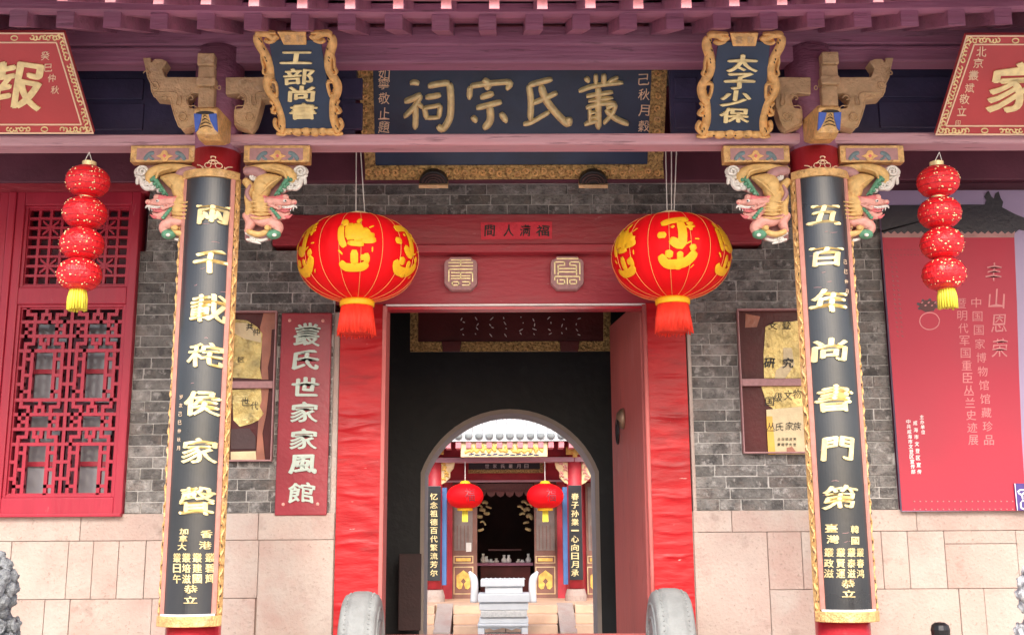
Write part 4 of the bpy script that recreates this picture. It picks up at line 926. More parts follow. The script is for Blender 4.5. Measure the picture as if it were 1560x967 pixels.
# ================================================================== BIG LANTERNS
PATT_T = [([(-26, -32), (-8, -38), (22, -42)], 6), ([(6, -38), (8, -15), (4, 2), (-12, -6)], 7), ([(-24, -18), (-24, -8)], 8), ([(-8, -28), (-6, -24)], 4), ([(16, -32), (28, -34)], 3), ([(22, -34), (22, -20)], 3.5), ([(14, -26), (30, -28)], 2.5), ([(16, -2), (17, 0)], 7), ([(30, -8), (30, -6)], 5),
          ([(-28, 16), (-20, 28), (-4, 30), (14, 26), (28, 12)], 7), ([(-20, 14), (-8, 16)], 6), ([(-2, 18), (8, 18)], 7), ([(18, 8), (28, 4)], 5), ([(24, 32), (25, 33)], 5.5), ([(-6, 34), (6, 34)], 4)]
PATT_S = [([(-20, -42), (-14, -30)], 6), ([(4, -42), (10, -38)], 7), ([(-22, -30), (-20, -8), (-14, 4)], 5), ([(-8, -34), (-6, -6)], 8), ([(4, -34), (6, -4)], 9), ([(14, -26), (20, -8)], 8), ([(-14, -14), (30, -14)], 7), ([(26, -30), (27, -28)], 7), ([(10, -6), (32, -8)], 5), ([(-10, -2), (14, 0)], 4),
          ([(-20, 10), (-22, 12)], 6), ([(26, 6), (28, 6)], 5), ([(0, 8), (0, 30)], 6), ([(-22, 24), (-14, 32), (10, 32), (22, 26)], 6), ([(18, 12), (20, 26)], 5), ([(12, 14), (14, 22)], 4)]
def big_lantern(px, py, rx, top_px, label, patts, wires):
    YL = 6.3; c = P(px, py, YL); a = rx * (P(px + 1, py, YL) - P(px, py, YL)).x; b_ = a * .715
    hook = Z(236, YL) + .06
    t0 = thing('red_lantern', (c.x, YL, c.z), label, 'lantern', 'large red lanterns hung in front of the door')
    n = 20; prof = []
    for i in range(n + 1):
        t = -math.pi / 2 + math.pi * (i / n); rr = a * abs(math.cos(t)) ** .82; z = b_ * math.sin(t)
        prof.append((max(rr, .085), z))
    L = MB(); L.lathe(c, prof, 96, lobes=18, amp=.022); L.build('lantern_body', 'lantern', t0, smooth=True)
    def on(th, t, h=0): 
        rr = max(a * abs(math.cos(t)) ** .82, .085) + h; return Vector((c.x + rr * math.sin(th), YL - rr * math.cos(th), c.z + b_ * math.sin(t)))
    sm = MB()
    for i in range(18):
        th = 2 * math.pi * (i + .5) / 18 
        sm.tube([on(th, -1.42 + 2.84 * j / 22, .0005 ) for j in range(23)], .0016, 5)
    sm.build('seams', 'seam', t0)
    for th0, patt in patts:
        g = MB()
        mp4 = lambda x, y, h: on(th0 + x * .0105, -.95 * (y + 2) * .0165, .0015 + h)
        for i, (pts, wd) in enumerate(patt): stroke(g, pts, wd, mp4, .002, .0004 * (i % 5), k=4)
        g.build('gold_print', 'lantern_gold', t0, smooth=True)
    k = MB(); k.lathe(c, [(.088, b_ - .012), (.09, b_ + .004), (.05, b_ + .022), (.01, b_ + .024)], 24); k.build('top_cap', 'far_cream', t0, smooth=True)
    k = MB(); k.lathe(c, [(.094, -b_ - .034), (.099, -b_ - .03), (.101, -b_ - .006), (.09, -b_ + .006)], 28); k.build('collar', 'lantern_gold', t0, smooth=True)
    k = MB(); r_ = random.Random(int(px)); k.lathe(c, [(.094, -b_ - .185), (.086, -b_ - .035)], 28)
    for i in range(84):
        th = 2 * math.pi * i / 84; r0, r1 = .088, .108 + r_.uniform(-.004, .004); z1 = -b_ - .195 + r_.uniform(-.012, .01)
        k.tube([c + Vector((r0 * math.cos(th), r0 * math.sin(th), -b_ - .034)), c + Vector(((r0 + .012) * math.cos(th), (r0 + .012) * math.sin(th), -b_ - .12)), c + Vector((r1 * math.cos(th + .02), r1 * math.sin(th + .02), z1))], [.0035, .004, .0028], 5)
    k.build('tassel', 'tassel', t0, smooth=True)
    for dx0, dx1 in wires:
        p0 = P(px + dx0, 236, YL); p0.z = hook
        k = MB(); k.tube([p0, c + Vector((dx1 * .0037, 0, b_ + .02))], .0032, 6); k.build('cord', 'wire', t0)
TT = .98
big_lantern(545.5, 394, 92.5, 326, 'large red lantern on the left of the door, gold crown print facing front', [(0.07, PATT_S), (-TT, PATT_T), (TT + .1, PATT_T)], [(-3, -5), (3, 9)])
big_lantern(1022.5, 392, 91, 325, 'large red lantern on the right of the door, gold T-shaped print facing front', [(-0.04, PATT_T), (-TT - .1, PATT_S), (TT, PATT_S)], [(-8, -4), (1, 3), (9, 7)])
# ================================================================== LANTERN STRINGS
def lantern_string(pts, ytas, label):
    YL = YC - .16; t0 = thing('lantern_string', P(pts[-1][0], ytas, YL), label, 'lantern string', 'strings of four small red lanterns')
    hk = P(pts[0][0] + 2, 232, YL); hk.y = YL
    for s in (-1, 1):
        w_ = MB(); w_.tube([hk, P(pts[0][0] + 8 * s, 252, YL)], .0022, 5); w_.build('cord', 'wire', t0)
    s_ = (P(101, 300, YL) - P(100, 300, YL)).x
    for i, (px, py, rx, ry) in enumerate(pts):
        c = P(px, py, YL); a = rx * s_; b_ = ry * s_ * 1.0; n = 14; prof = [(max(a * abs(math.cos(-math.pi / 2 + math.pi * j / n)) ** .8 * (1 + .012 * (j % 2)), .036), b_ * math.sin(-math.pi / 2 + math.pi * j / n)) for j in range(n + 1)]
        L = MB(); L.lathe(c, prof, 32, lobes=12, amp=.02); lo = L.build('lantern_ball', 'small_lantern', t0, smooth=True)
        k = MB(); k.lathe(c, [(.036, b_ - .008), (.037, b_ + .024), (.03, b_ + .026)], 20); k.build('gold_collar', 'gold_pale', lo, smooth=False)
        g = MB(); r_ = random.Random(i * 7 + int(px))
        for j in range(7): 
            t = -1.15 + j * .38; pts_ = []
            for m_ in range(33):
                th = 2 * math.pi * m_ / 32; rr = a * abs(math.cos(t)) ** .8 + .0005; pts_.append(c + Vector((rr * math.sin(th), -rr * math.cos(th), b_ * math.sin(t))))
            g.tube(pts_, .0012, 4)
        g.build('hoops', 'sign_red', lo, kind='stuff')
        g = MB()
        for j in range(38):
            th = r_.uniform(-1.3, 1.3); t = r_.uniform(-.9, .9); rr = a * abs(math.cos(t)) ** .8; p = c + Vector((rr * math.sin(th), -rr * math.cos(th), b_ * math.sin(t))); q_ = r_.uniform(.003, .0065)
            g.ball(p, (q_ * math.cos(th), .003, q_ * .8), 6)
        g.build('gold_flecks', 'gold_pale', lo, kind='stuff')
    c = P(pts[-1][0] - (3 if px < 800 else -5), ytas, YL); k = MB()
    for j in range(20):
        th = 2 * math.pi * j / 20; e = random.uniform(-.006, .006); d = Vector((math.cos(th), math.sin(th), 0))
        k.tube([c + d * .036 + Vector((0, 0, .05)), c + d * .044, c + d * .046 + Vector((0, 0, -.06 + e))], [.006, .008, .006], 5)
    k.lathe(c, [(.04, -.05), (.036, .052)], 16); k.build('tassel', 'tassel_yellow', t0, smooth=True)
lantern_string([(134, 277, 33, 24.5), (129.5, 325, 33, 24.5), (125, 372, 33, 24.5), (121, 418.5, 33, 24.5)], 455, 'string of four small red lanterns with yellow tassel hanging before the lattice window')
lantern_string([(1429, 277, 32, 24.5), (1431.5, 325, 32.5, 24.5), (1435, 371.5, 32.5, 24.5), (1438, 418, 32.5, 24.5)], 452, 'string of four small red lanterns with yellow tassel hanging before the red exhibition board')

# ================================================================== SIGNS ON THE WALL
pl = YPlane(YW - .035); yy = YW - .035
sg = thing('wooden_sign', pl.hit(459, 783), 'narrow dark red wooden sign with seven mint characters beside the door', 'sign')
x0, x1 = X(423.5, yy, 628), X(501.5, yy, 628)
b = MB(); b.box(x0, x1, yy, yy + .03, Z(783, yy), Z(475, yy)); b.build('board', 'sign_red', sg, bevel=.007)
mf = lambda x, y, h: pl.hit(x, y, h)
for ch, x, y, w_, h_ in (('叢', 468, 510, 40, 34), ('氏', 466, 548, 42, 30), ('世', 465, 589, 42, 28), ('家', 464, 628, 42, 31), ('家', 463, 669, 42, 31), ('風', 462, 706, 44, 30), ('館', 459, 750, 41, 31)):
    char(sg, ch, x, y, w_, h_, mf, 'mint', th=.008, bold=.035, warp=.8)
for x, y in ((441.5, 488), (492, 488.5), (431.5, 768), (484, 767.5)): 
    b = MB(); b.ball(pl.hit(x, y, .002), (.011, .006, .011), 10); b.build('screw_cap', 'd_pink', sg, smooth=True)
# display boards with glass
def display(bx, label, sheets, texts, split):
    Yd = YW - .045; t0 = thing('display_board', Vector(((bx[0] + bx[1]) / 2, Yd, bx[2])), label, 'display board', 'framed display boards let into the brick')
    pl = YPlane(Yd + .03)
    b = MB(); b.box(bx[0], bx[1], Yd + .031, Yd + .06, bx[2], bx[3]); b.build('back_panel', 'maroon', t0)
    zm = Z(split, Yd); q = .009
    f = MB(); f.box(bx[0], bx[1], Yd - .012, Yd + .03, bx[3] - q, bx[3]); f.box(bx[0], bx[1], Yd - .012, Yd + .03, bx[2], bx[2] + q); f.box(bx[0], bx[0] + q * .8, Yd - .011, Yd + .029, bx[2] + q, bx[3] - q); f.box(bx[1] - q * .8, bx[1], Yd - .011, Yd + .029, bx[2] + q, bx[3] - q)
    f.box(bx[0] + q, bx[1] - q, Yd - .010, Yd + .028, zm - .022, zm + .022); f.build('frame', 'd_mauve', t0, bevel=.002)
    for i, (nm, m, pts) in enumerate(sheets):
        b = MB(); quad_slab(b, pl, pts, .002, .0015 * i); b.build(nm, m, t0)
    for ch, x, y, w_, h_, bo in texts: char(t0, ch, x, y, w_, h_, lambda a, c_, h: pl.hit(a, c_, h), 'ink', th=.001, bold=bo, base=.0095, warp=1)
display(DL, 'display board of crumpled gold sheets half hidden behind the left column', [
    ('reflection_band', 'rust', [(402, 476), (421, 476), (422, 500), (414, 502), (412, 540), (408, 560), (409, 578), (398, 578), (399, 530), (396, 500)]),
    ('gold_sheet', 'foil', [(352, 486), (376, 488), (392, 498), (400, 508), (398, 540), (396, 560), (399, 577), (352, 575)]),
    ('paper_slip', 'paper', [(356, 492), (376, 492), (398, 508), (398, 522), (372, 516), (354, 506)]),
    ('reflection_band', 'rust', [(398, 592), (410, 592), (406, 630), (400, 660), (404, 700), (390, 700), (394, 640)]),
    ('gold_sheet', 'foil', [(354, 594), (398, 592), (399, 610), (396, 620), (402, 630), (394, 640), (384, 645), (366, 650), (356, 640)]),
    ('dark_print', 'dark_wood', [(352, 654), (380, 652), (390, 665), (390, 684), (352, 684)]),
    ('paper_slip', 'paper', [(352, 688), (390, 687), (391, 700), (352, 700)])],
    [('共', 381, 498, 11, 11, .012), ('仲', 391, 506, 11, 11, .012), ('区', 368, 548, 10, 8, .012), ('世', 374, 612, 12, 12, .012), ('代', 388, 618, 12, 12, .012)], 584)
display(DR, 'display board of crumpled gold sheets and prints half hidden behind the right column', [
    ('reflection_band', 'rust', [(1136, 478), (1158, 482), (1153, 498), (1135, 499)]),
    ('gold_sheet', 'foil', [(1166, 498), (1180, 491), (1206, 490), (1234, 486), (1234, 576), (1164, 576), (1163, 540)]),
    ('paper_slip', 'paper', [(1193, 530), (1206, 530), (1210, 556), (1196, 576), (1180, 576), (1182, 564), (1193, 556)]),
    ('gold_sheet', 'foil', [(1158, 584), (1236, 582), (1236, 624), (1180, 624), (1168, 616)]),
    ('cream_sheet', 'paper', [(1167, 624), (1236, 618), (1236, 692), (1170, 692)]),
    ('ochre_stripe', 'ochre', [(1167, 634), (1176, 634), (1181, 692), (1170, 692)]),
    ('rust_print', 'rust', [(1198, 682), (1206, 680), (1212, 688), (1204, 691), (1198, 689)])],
    [('文', 1177, 496, 14, 12, .012), ('登', 1198, 495, 14, 12, .012), ('研', 1172, 553, 17, 15, .03), ('究', 1200, 553, 17, 15, .03), ('国', 1172, 611, 13, 13, .012), ('级', 1185, 605, 13, 14, .012), ('文', 1200, 602, 13, 14, .012), ('物', 1214, 600, 13, 14, .012),
     ('丛', 1174, 650, 12, 12, .012), ('氏', 1187, 650, 12, 12, .012), ('家', 1202, 649, 12, 12, .012), ('族', 1214, 649, 12, 12, .012)] + [(c, 1186 + i * 6, y, 4.6, 4.6, .012) for y, s in ((669, '念祖德流芳'), (677, '業继承先世')) for i, c in enumerate(s)], 584)
# exhibition print board on the right
Yp = YW - .06; pl = YPlane(Yp); bd = thing('exhibition_board', pl.hit(1500, 778), 'large crimson exhibition board printed with a gate roof, a ring knocker and columns of text', 'exhibition board')
xA, xB = X(1357, Yp, 540), X(1357, Yp, 540) + 1.15
b = MB(); b.box(xA, xB, Yp, Yp + .03, Z(778, Yp, 1450), Z(290, Yp, 1450)); b.build('backing', 'lilac', bd)
def fp(pts, m, nm, base): b = MB(); quad_slab(b, pl, pts, .0015, base); b.build(nm, m, bd)
def xe(y): return px_of(xA, Yp, y)       # left edge in pixels at height y
sc_ = []
for i in range(21):
    x = 1342 + i * 10.2; sc_ += [(x, 352 + (1 if i % 2 else 0)), (x + 5, 356.5)]
fp([(xe(360), 360), (1545, 360), (1549, 460), (1552, 560), (1556, 660), (1563, 770), (1563, 777.5), (xe(777), 777.5)], 'poster_red', 'printed_wall', 0)
fp([(xe(352), 350)] + sc_ + [(1546, 352), (1545, 362), (xe(362), 362)], 'poster_tan', 'printed_eave', .001)
fp([(xe(313), 313), (1500, 312), (1502, 305), (1499, 300), (1502, 294), (1506, 291), (1510, 300), (1514, 303), (1516, 295), (1521, 292), (1524, 302), (1528, 308), (1526, 316), (1545, 326), (1562, 333), (1562, 352), (1552, 350), (1546, 355)] + sc_[::-1][1:] + [(xe(354), 354)], 'poster_dark', 'printed_roof', .003)
dots = MB()
for r0 in (380, 388):
    for i in range(11): stroke(dots, [(1351 + i * 5.2, r0), (1353 + i * 5.2, r0 + 1)], 1.5, mf2 := (lambda x, y, h: pl.hit(x, y, h)), .0005, .002, k=1)
for i in range(18):
    y = 392 + i * 7
    for dx in (0, 7): stroke(dots, [(1356 + dx + i * .6, y), (1359 + dx + i * .6, y + 2)], 1.7, mf2, .0005, .002, k=1)
for r0 in (761, 773):
    for i in range(18): stroke(dots, [(1391 + i * 8.8, r0), (1392 + i * 8.8, r0 + 4)], 1.9, mf2, .0005, .002, k=1)
dots.build('printed_studs', 'sign_red', bd, kind='stuff')
dots = MB()
for r0 in (763, 775):
    for i in range(18): stroke(dots, [(1392 + i * 8.8, r0), (1394 + i * 8.8, r0 + .5)], 1.3, mf2, .0005, .0032, k=1)
dots.build('printed_stud_lights', 'print_pink', bd, kind='stuff')
kn = MB(); 
for i in range(9): stroke(kn, [(1413 + 9 * math.cos(i * .8), 465 + 6 * math.sin(i * .8)), (1413 + 17 * math.cos(i * .8 + .2), 465 + 10 * math.sin(i * .8 + .2))], 2.2, mf2, .0005, .002)
fp([(1413 + 13 * math.cos(t * .5), 466 + 9 * math.sin(t * .5)) for t in range(12)], 'maroon', 'printed_knocker', .0018); kn.build('printed_knocker_mane', 'poster_dark', bd)
kn = MB(); stroke(kn, [(1416 + 15 * math.cos(t * .5), 489 + 13 * math.sin(t * .5)) for t in range(13)] + [(1431, 489)], .8, mf2, .0005, .002, k=3); 
for i in range(5): stroke(kn, [(1403 + i * 5, 462 + (i % 2) * 4), (1406 + i * 5, 460 + (i % 2) * 5)], 1, mf2, .0005, .0042)
kn.build('printed_ring', 'print_pink', bd)
for ch, x, y, w_ in (('丰', 1514, 415, 24), ('山', 1518, 455, 24), ('恩', 1522, 492, 24), ('荣', 1523, 530, 24)): char(bd, ch, x, y, w_, w_ + 4, mf2, 'print_pink', th=.0006, bold=.012, base=.002, warp=1.5)
for i, ch in enumerate('中国国家博物馆馆藏珍品'): char(bd, ch, 1487 + i * 1.95, 461 + i * 20.9, 15, 15, mf2, 'print_pink', th=.0006, bold=.012, base=.002)
for i, ch in enumerate('暨明代军国重臣丛兰史迹展'): char(bd, ch, 1464 + i * 1.7, 462 + i * 18.9, 15, 15, mf2, 'print_pink', th=.0006, bold=.012, base=.002)
for i, ch in enumerate('主办单位'): char(bd, ch, 1404 + i * .7, 635 + i * 7.6, 6, 6.5, mf2, 'print_white', th=.0006, bold=.03, base=.002)
for i, ch in enumerate('威海市文登区宣传部'[:8]): char(bd, ch, 1394 + i * .9, 644 + i * 10.6, 6.5, 7, mf2, 'print_white', th=.0006, bold=.03, base=.002)
for i, ch in enumerate('中共威海市文登区宣传部'): char(bd, ch, 1383.5 + i * .75, 642 + i * 7.6, 6.5, 6.8, mf2, 'print_white', th=.0006, bold=.03, base=.002)
# purple square notice at the lower right corner
pl2 = YPlane(Yp - .012); nb = thing('purple_notice', pl2.hit(1570, 778), 'small purple square notice with white mark at the lower right corner of the red board', 'notice')
b = MB(); quad_slab(b, pl2, [(1545, 736), (1592, 736), (1596, 777), (1549, 777)], -.01); b.build('plate', 'purple', nb)
b = MB(); mq = lambda x, y, h: pl2.hit(x, y, h)
stroke(b, [(1546, 736), (1550, 777)], 1.1, mq, .001, .0005, k=1)
for L in ([(1550, 749), (1554, 746), (1560, 746)], [(1551, 750), (1556, 753), (1560, 750)], [(1557, 753), (1558, 760)], [(1555, 764), (1556, 773), (1564, 774), (1566, 762), (1556, 763)]): stroke(b, L, 1.2, mq, .001, .001)
b.build('white_mark', 'print_white', nb)

# ================================================================== DRUM STONES, LIONS, LAMP
def drum(pxa, pxb, ytop, label, s):
    yc_ = 6.62; x0, x1 = X(pxa, yc_ - .2, 930), X(pxb, yc_ - .2, 930); rad = .30; zt_ = Z(ytop, yc_ - .05); zc = zt_ - rad; cx_ = (x0 + x1) / 2; h = (x1 - x0) / 2
    t0 = thing('drum_stone', (cx_, yc_, FLOOR), label, 'drum stone', 'round drum stones flanking the door')
    pf = [(.02, -h), (rad * .86, -h), (rad * .93, -h + .012), (rad * .95, -h + .03), (rad * .955, -h + .045), (rad * .985, -h + .052), (rad, -h * .3), (rad, h * .3), (rad * .985, h - .052), (rad * .955, h - .045), (rad * .95, h - .03), (rad * .93, h - .012), (rad * .86, h), (.02, h)]
    m = MB(); m.lathe((cx_, yc_, zc), pf, 56, 'X'); d = m.build('drum', 'drum', t0, smooth=True)
    for e in (-1, 1):
        g = MB()
        for i in range(64):
            a = 2 * math.pi * i / 64; g.ball((cx_ + e * (h - .036), yc_ + rad * .955 * math.cos(a), zc + rad * .955 * math.sin(a)), .0055, 6)
        g.build('rivet_ring', 'drum', d, smooth=True, kind='stuff')
        g = MB(); 
        for rr in (.7, .45): g.tube([(cx_ + e * h, yc_ + rad * rr * math.cos(t * .2618), zc + rad * rr * math.sin(t * .2618)) for t in range(25)], .01, 6)
        g.build('face_ring', 'drum', d, smooth=True)
    m = MB(); m.box(cx_ - h - .01, cx_ + h + .01, yc_ - .3, yc_ + .36, FLOOR, zc - rad * .8); m.build('base_block', 'drum', t0, bevel=.012)
    m = MB(); m.box(cx_ - h + .02, cx_ + h - .02, yc_ - .22, yc_ + .3, zc - rad * .8, zc - rad * .55); m.build('base_saddle', 'drum', t0, bevel=.02)
drum(517, 573, 899, 'grey drum stone at the foot of the left door jamb', 1); drum(999, 1057, 897, 'grey drum stone at the foot of the right door jamb', -1)
def lion(cx_, cy_, top, rad, face, label, m='lion'):
    """seated guardian lion: body, mane curls, head, forelegs on a plinth"""
    t0 = thing('stone_lion', (cx_, cy_, 0), label, 'stone lion', 'stone guardian lions before the hall')
    hz = top - rad * .95
    b = MB(); b.ball((cx_, cy_, hz), (rad * .9, rad * .95, rad * .9), 24); b.build('head', m, t0, smooth=True)
    b = MB(); b.ball((cx_, cy_ + rad * .5, hz - rad * 1.5), (rad * .95, rad * 1.3, rad * 1.4), 24); b.build('body', m, t0, smooth=True)
    for s in (-1, 1): b = MB(); b.tube([(cx_ + s * rad * .5, cy_ - rad * .6, hz - rad * .9), (cx_ + s * rad * .52, cy_ - rad * .8, hz - rad * 1.9), (cx_ + s * rad * .52, cy_ - rad * 1.0, hz - rad * 2.7)], [rad * .3, rad * .24, rad * .3], 12); b.build('foreleg', m, t0, smooth=True)
    b = MB(); b.ball((cx_, cy_ - rad * .85, hz - rad * .2), (rad * .55, rad * .4, rad * .4), 16); b.build('muzzle', m, t0, smooth=True)
    b = MB(); r_ = random.Random(int(abs(cx_) * 10))
    for ring in range(9):
        ph = .35 + ring * .3; n = max(4, int(13 * math.sin(min(ph, 2.7))) )
        for i in range(n):
            th = 2 * math.pi * (i + .5 * (ring % 2)) / n
            R_ = rad * 1.0; c = Vector((cx_ + R_ * math.sin(ph) * math.cos(th), cy_ + R_ * .98 * math.sin(ph) * math.sin(th), hz + R_ * math.cos(ph)))
            nrm = (c - Vector((cx_, cy_, hz))).normalized(); t1 = nrm.cross(Vector((0, 0, 1))); t1 = t1.normalized() if t1.length > .01 else Vector((1, 0, 0)); t2 = nrm.cross(t1)
            pts = []
            for j in range(14):
                q_ = j / 13; an = q_ * 9 + th; rr = rad * .20 * (1 - .85 * q_); pts.append(c + t1 * rr * math.cos(an) + t2 * rr * math.sin(an) + nrm * rad * .12 * q_)
            b.tube(pts, [rad * .052] * 14, 6); b.ball(c - nrm * rad * .05, rad * .2, 8)
    for ring in range(6):
        z = hz - rad * (.9 + ring * .33)
        for i in range(12):
            th = 2 * math.pi * i / 12 + ring * .3; rr = rad * (1.0 + .05 * ring * (ring < 4)); c = Vector((cx_ + rr * math.cos(th), cy_ + rad * .3 + rr * math.sin(th), z))
            nrm = Vector((math.cos(th), math.sin(th), 0)); t1 = Vector((-math.sin(th), math.cos(th), 0)); pts = [c + t1 * rad * .2 * (1 - .8 * j / 11) * math.cos(j * .75) + Vector((0, 0, 1)) * rad * .2 * (1 - .8 * j / 11) * math.sin(j * .75) + nrm * rad * .1 * j / 11 for j in range(12)]
            b.tube(pts, [rad * .05] * 12, 6); b.ball(c - nrm * rad * .08, rad * .2, 8)
    b.build('mane', m, t0, smooth=True)
    for s in (-1, 1): b = MB(); b.ball((cx_ + s * rad * .85, cy_ - rad * .3, hz + rad * .15), (rad * .16, rad * .2, rad * .3), 10); b.build('ear', m, t0, smooth=True)
    b = MB(); b.box(cx_ - rad * 1.3, cx_ + rad * 1.3, cy_ - rad * 1.5, cy_ + rad * 2.0, .03, hz - rad * 2.6); b.build('plinth', m, t0, bevel=.02)
lx = P(-22, 900, 4.4)
lion(X(-46, 4.4, 900), 4.4, Z(833, 4.4), .155, 1, 'weathered grey stone lion with curled mane at the lower left edge')
M['lion_pale'] = mat('pale_lion_stone', (.66, .65, .64), .85, var=.2, scale=25, bump=.8, bscale=80, dirt=[((.25, .25, .25), 40, .6, .72, .5)])
lion(X(1622, 4.4, 900), 4.4, Z(852, 4.4), .155, -1, 'pale stone lion just showing at the lower right edge', 'lion_pale')
pp = P(1432, 952, 5.6); lp = thing('path_light', (pp.x, 5.6, FLOOR), 'small dark capped post light standing low against the right stone wall', 'light')
b = MB(); b.lathe((pp.x, 5.6, 0), [(.02, FLOOR + .01), (.02, pp.z - .03)], 10); b.build('post', 'iron', lp)
b = MB(); b.lathe((pp.x, 5.6, pp.z), [(.042, -.06), (.046, -.02), (.040, .002), (.024, .014), (.005, .016)], 12); b.build('cap', 'iron', lp, bevel=.003)

# ================================================================== FAR HALL AND COURT
YF = 18.0; YFD = 18.9
far = thing('ancestral_hall', (X(769, YF), YF, CF), 'sunlit red ancestral hall seen through the arch, with open doors and tiled roof', 'building')
def fbox(nm, a, b_, t, u, Y, d, m, par=None, bev=.004, py=None): mb = MB(); xbox(mb, a, b_, t, u, Y, d, py); return mb.build(nm, m, par or far, bevel=bev)
PF = Z(919, YF - .75)
b = MB(); b.box(-5, 5, YF - .75, YF + 5, CF, PF); b.build('platform', 'steps', far, bevel=.01)
# steps with sloping side stones
n = 3; sh = (PF - CF) / n
for i in range(n - 0):
    st_y = YF - .75 - (n - i) * .30
    for a, c_ in ((X(600, st_y, 940), X(662, st_y, 940)), (X(690, st_y, 940), X(770, st_y, 940)), (X(770, st_y, 940), X(850, st_y, 940)), (X(876, st_y, 940), X(960, st_y, 940))):
        if i == 0 and False: continue
        b = MB(); b.box(a + .004, c_ - .004, st_y, YF - .752, CF + i * sh, CF + (i + 1) * sh - (.004 if i == n - 1 else 0)); b.build('step', 'steps', far, bevel=.008)
for a, c_ in ((664, 689), (850, 875)):
    x0, x1 = X(a, 16.9, 940), X(c_, 16.9, 940)
    b = MB(); b.prism([(x0, YF - 1.75, CF), (x0, YF - 1.75, CF + .05), (x0, YF - .74, PF + .012), (x0, YF - .74, CF)], (x1 - x0, 0, 0)); b.build('side_stone', 'stone', far, bevel=.006)
# columns, column bases, far couplets
for i, (px, ch, bx) in enumerate(((662, '忆念祖德百代繁流芳尔', 674), (876, '春子孙業一心向日月承', 863))):
    cx_ = X(px, YF, 810)
    b = MB(); b.lathe((cx_, YF, 0), [(.17, Z(917, YF)), (.17, Z(907, YF)), (.14, Z(897, YF))], 20); b.build('column_base', 'stone', far, smooth=False)
    b = MB(); b.lathe((cx_, YF, 0), [(.125, Z(896, YF)), (.12, Z(660, YF))], 20); b.build('column', 'far_red', far, smooth=True)
    bl = MB(); s = 1 if i == 0 else -1; x0, x1 = sorted((cx_ + s * .10, cx_ + s * .19)); bl.box(x0, x1, YF - .02, YF + .16, Z(890, YF), Z(742, YF)); bl.build('blue_post', 'far_blue', far)
    cp = thing('far_couplet', (cx_, YF - .15, Z(882, YF)), ('black couplet board with gold writing on the %s column of the far hall') % ('left' if i == 0 else 'right'), 'couplet board', 'couplet boards on the far hall columns')
    b = MB(); b.box(cx_ - .105, cx_ + .105, YF - .16, YF - .13, Z(883, YF), Z(740, YF)); b.build('panel', 'black', cp, bevel=.004)
    plf = YPlane(YF - .161)
    for j, c_ in enumerate(ch): char(cp, c_, px + (.0 if i else -1) , 756 + j * 12.9, 11.5, 10.5, lambda a, e, h: plf.hit(a, e, h), 'gold_pale', th=.008, bold=.03)
# beams, plaque, bands
fbox('tie_beam', 560, 1000, 696, 703.5, YF - .12, .2, 'plum_light')
fbox('eave_beam', 560, 1000, 668, 695.5, YF - .02, .1, 'far_red')
fbox('lintel_band', 560, 1000, 703.5, 733, YF + .5, .1, 'far_red')
fbox('lintel_rail', 670, 860, 731, 734, YF + .46, .04, 'plum_light')
dp = thing('far_dragon_panel', P(768, 696, YF - .56), 'cream panel carved with gold dragons under the far eaves', 'panel'); 
b = MB(); xbox(b, 702, 834, 667, 695.5, YF - .56, .04); b.build('panel', 'far_cream', dp, bevel=.004)
g = MB(); r_ = random.Random(2); plf2 = YPlane(YF - .561)
for i in range(13):
    x = 713 + i * 9; stroke(g, [(x - 5, 688 + r_.uniform(-4, 2)), (x, 682 + r_.uniform(-5, 5)), (x + 5, 688 + r_.uniform(-4, 2)), (x + 3, 677 + r_.uniform(-2, 5))], 2.4, lambda a, e, h: plf2.hit(a, e, h), .02, .001 * (i % 3))
g.build('gold_dragons', 'far_gold', dp, smooth=True)
g = MB()
for i in range(12): x = 718 + i * 9; stroke(g, [(x - 4, 692.5), (x + 4, 691 + (i % 2) * 2)], 1.4, lambda a, e, h: plf2.hit(a, e, h), .008, .001, k=2)
g.build('dark_waves', 'navy', dp)
fq = thing('far_name_plaque', P(769, 720, YF + .35), 'dark horizontal plaque with gold edge above the far doorway', 'plaque')
b = MB(); xbox(b, 714, 826, 704, 714.5, YF + .35, .04); b.build('panel', 'black', fq); b = MB(); xbox(b, 713, 828, 714.6, 720, YF + .33, .06); b.build('gold_rail', 'gold_old', fq)
b = MB(); xbox(b, 822.5, 828, 704, 714.5, YF + .34, .05); b.build('gold_stile', 'gold_old', fq)
plf3 = YPlane(YF + .349)
for i, ch in enumerate('世家氏叢月日'): char(fq, ch, 742 + i * 12, 709.5, 6, 6, lambda a, e, h: plf3.hit(a, e, h), 'print_white', th=.004, bold=.012)
for cx_, s in ((672, 1), (654, -1), (866, -1), (886, 1)):   # far carved brackets
    base = cx_; b = MB(); b.prism([P(base, 703.5, YF - .06), P(base + s * 21, 703.5, YF - .06), P(base + s * 19, 713, YF - .06), P(base + s * 14, 719, YF - .06), P(base + s * 14, 727, YF - .06), P(base + s * 6, 735, YF - .06), P(base, 738, YF - .06)], (0, .06, 0)); k = b.build('carved_bracket', 'far_cream', far, bevel=.01)
    g = MB(); r_ = random.Random(cx_); plb = YPlane(YF - .061)
    for i in range(6): x, y = base + s * r_.uniform(3, 12), 707 + i * 4.6; stroke(g, [(x - 3, y), (x, y - 2), (x + 3, y + 1)], 1.8, lambda a, e, h: plb.hit(a, e, h), .02, .001 * i, k=3)
    g.build('bracket_carving', 'd_pink' if cx_ % 4 else 'far_gold', k, smooth=True)
for cx_ in (662, 876): 
    b = MB(); xbox(b, cx_ - 14, cx_ + 14, 680, 692, YF - .17, .04); b.build('bracket_arm', 'far_gold', far, bevel=.01); b = MB(); xbox(b, cx_ - 3.5, cx_ + 3.5, 672, 696, YF - .2, .06); b.build('bracket_block', 'far_gold', far, bevel=.01)
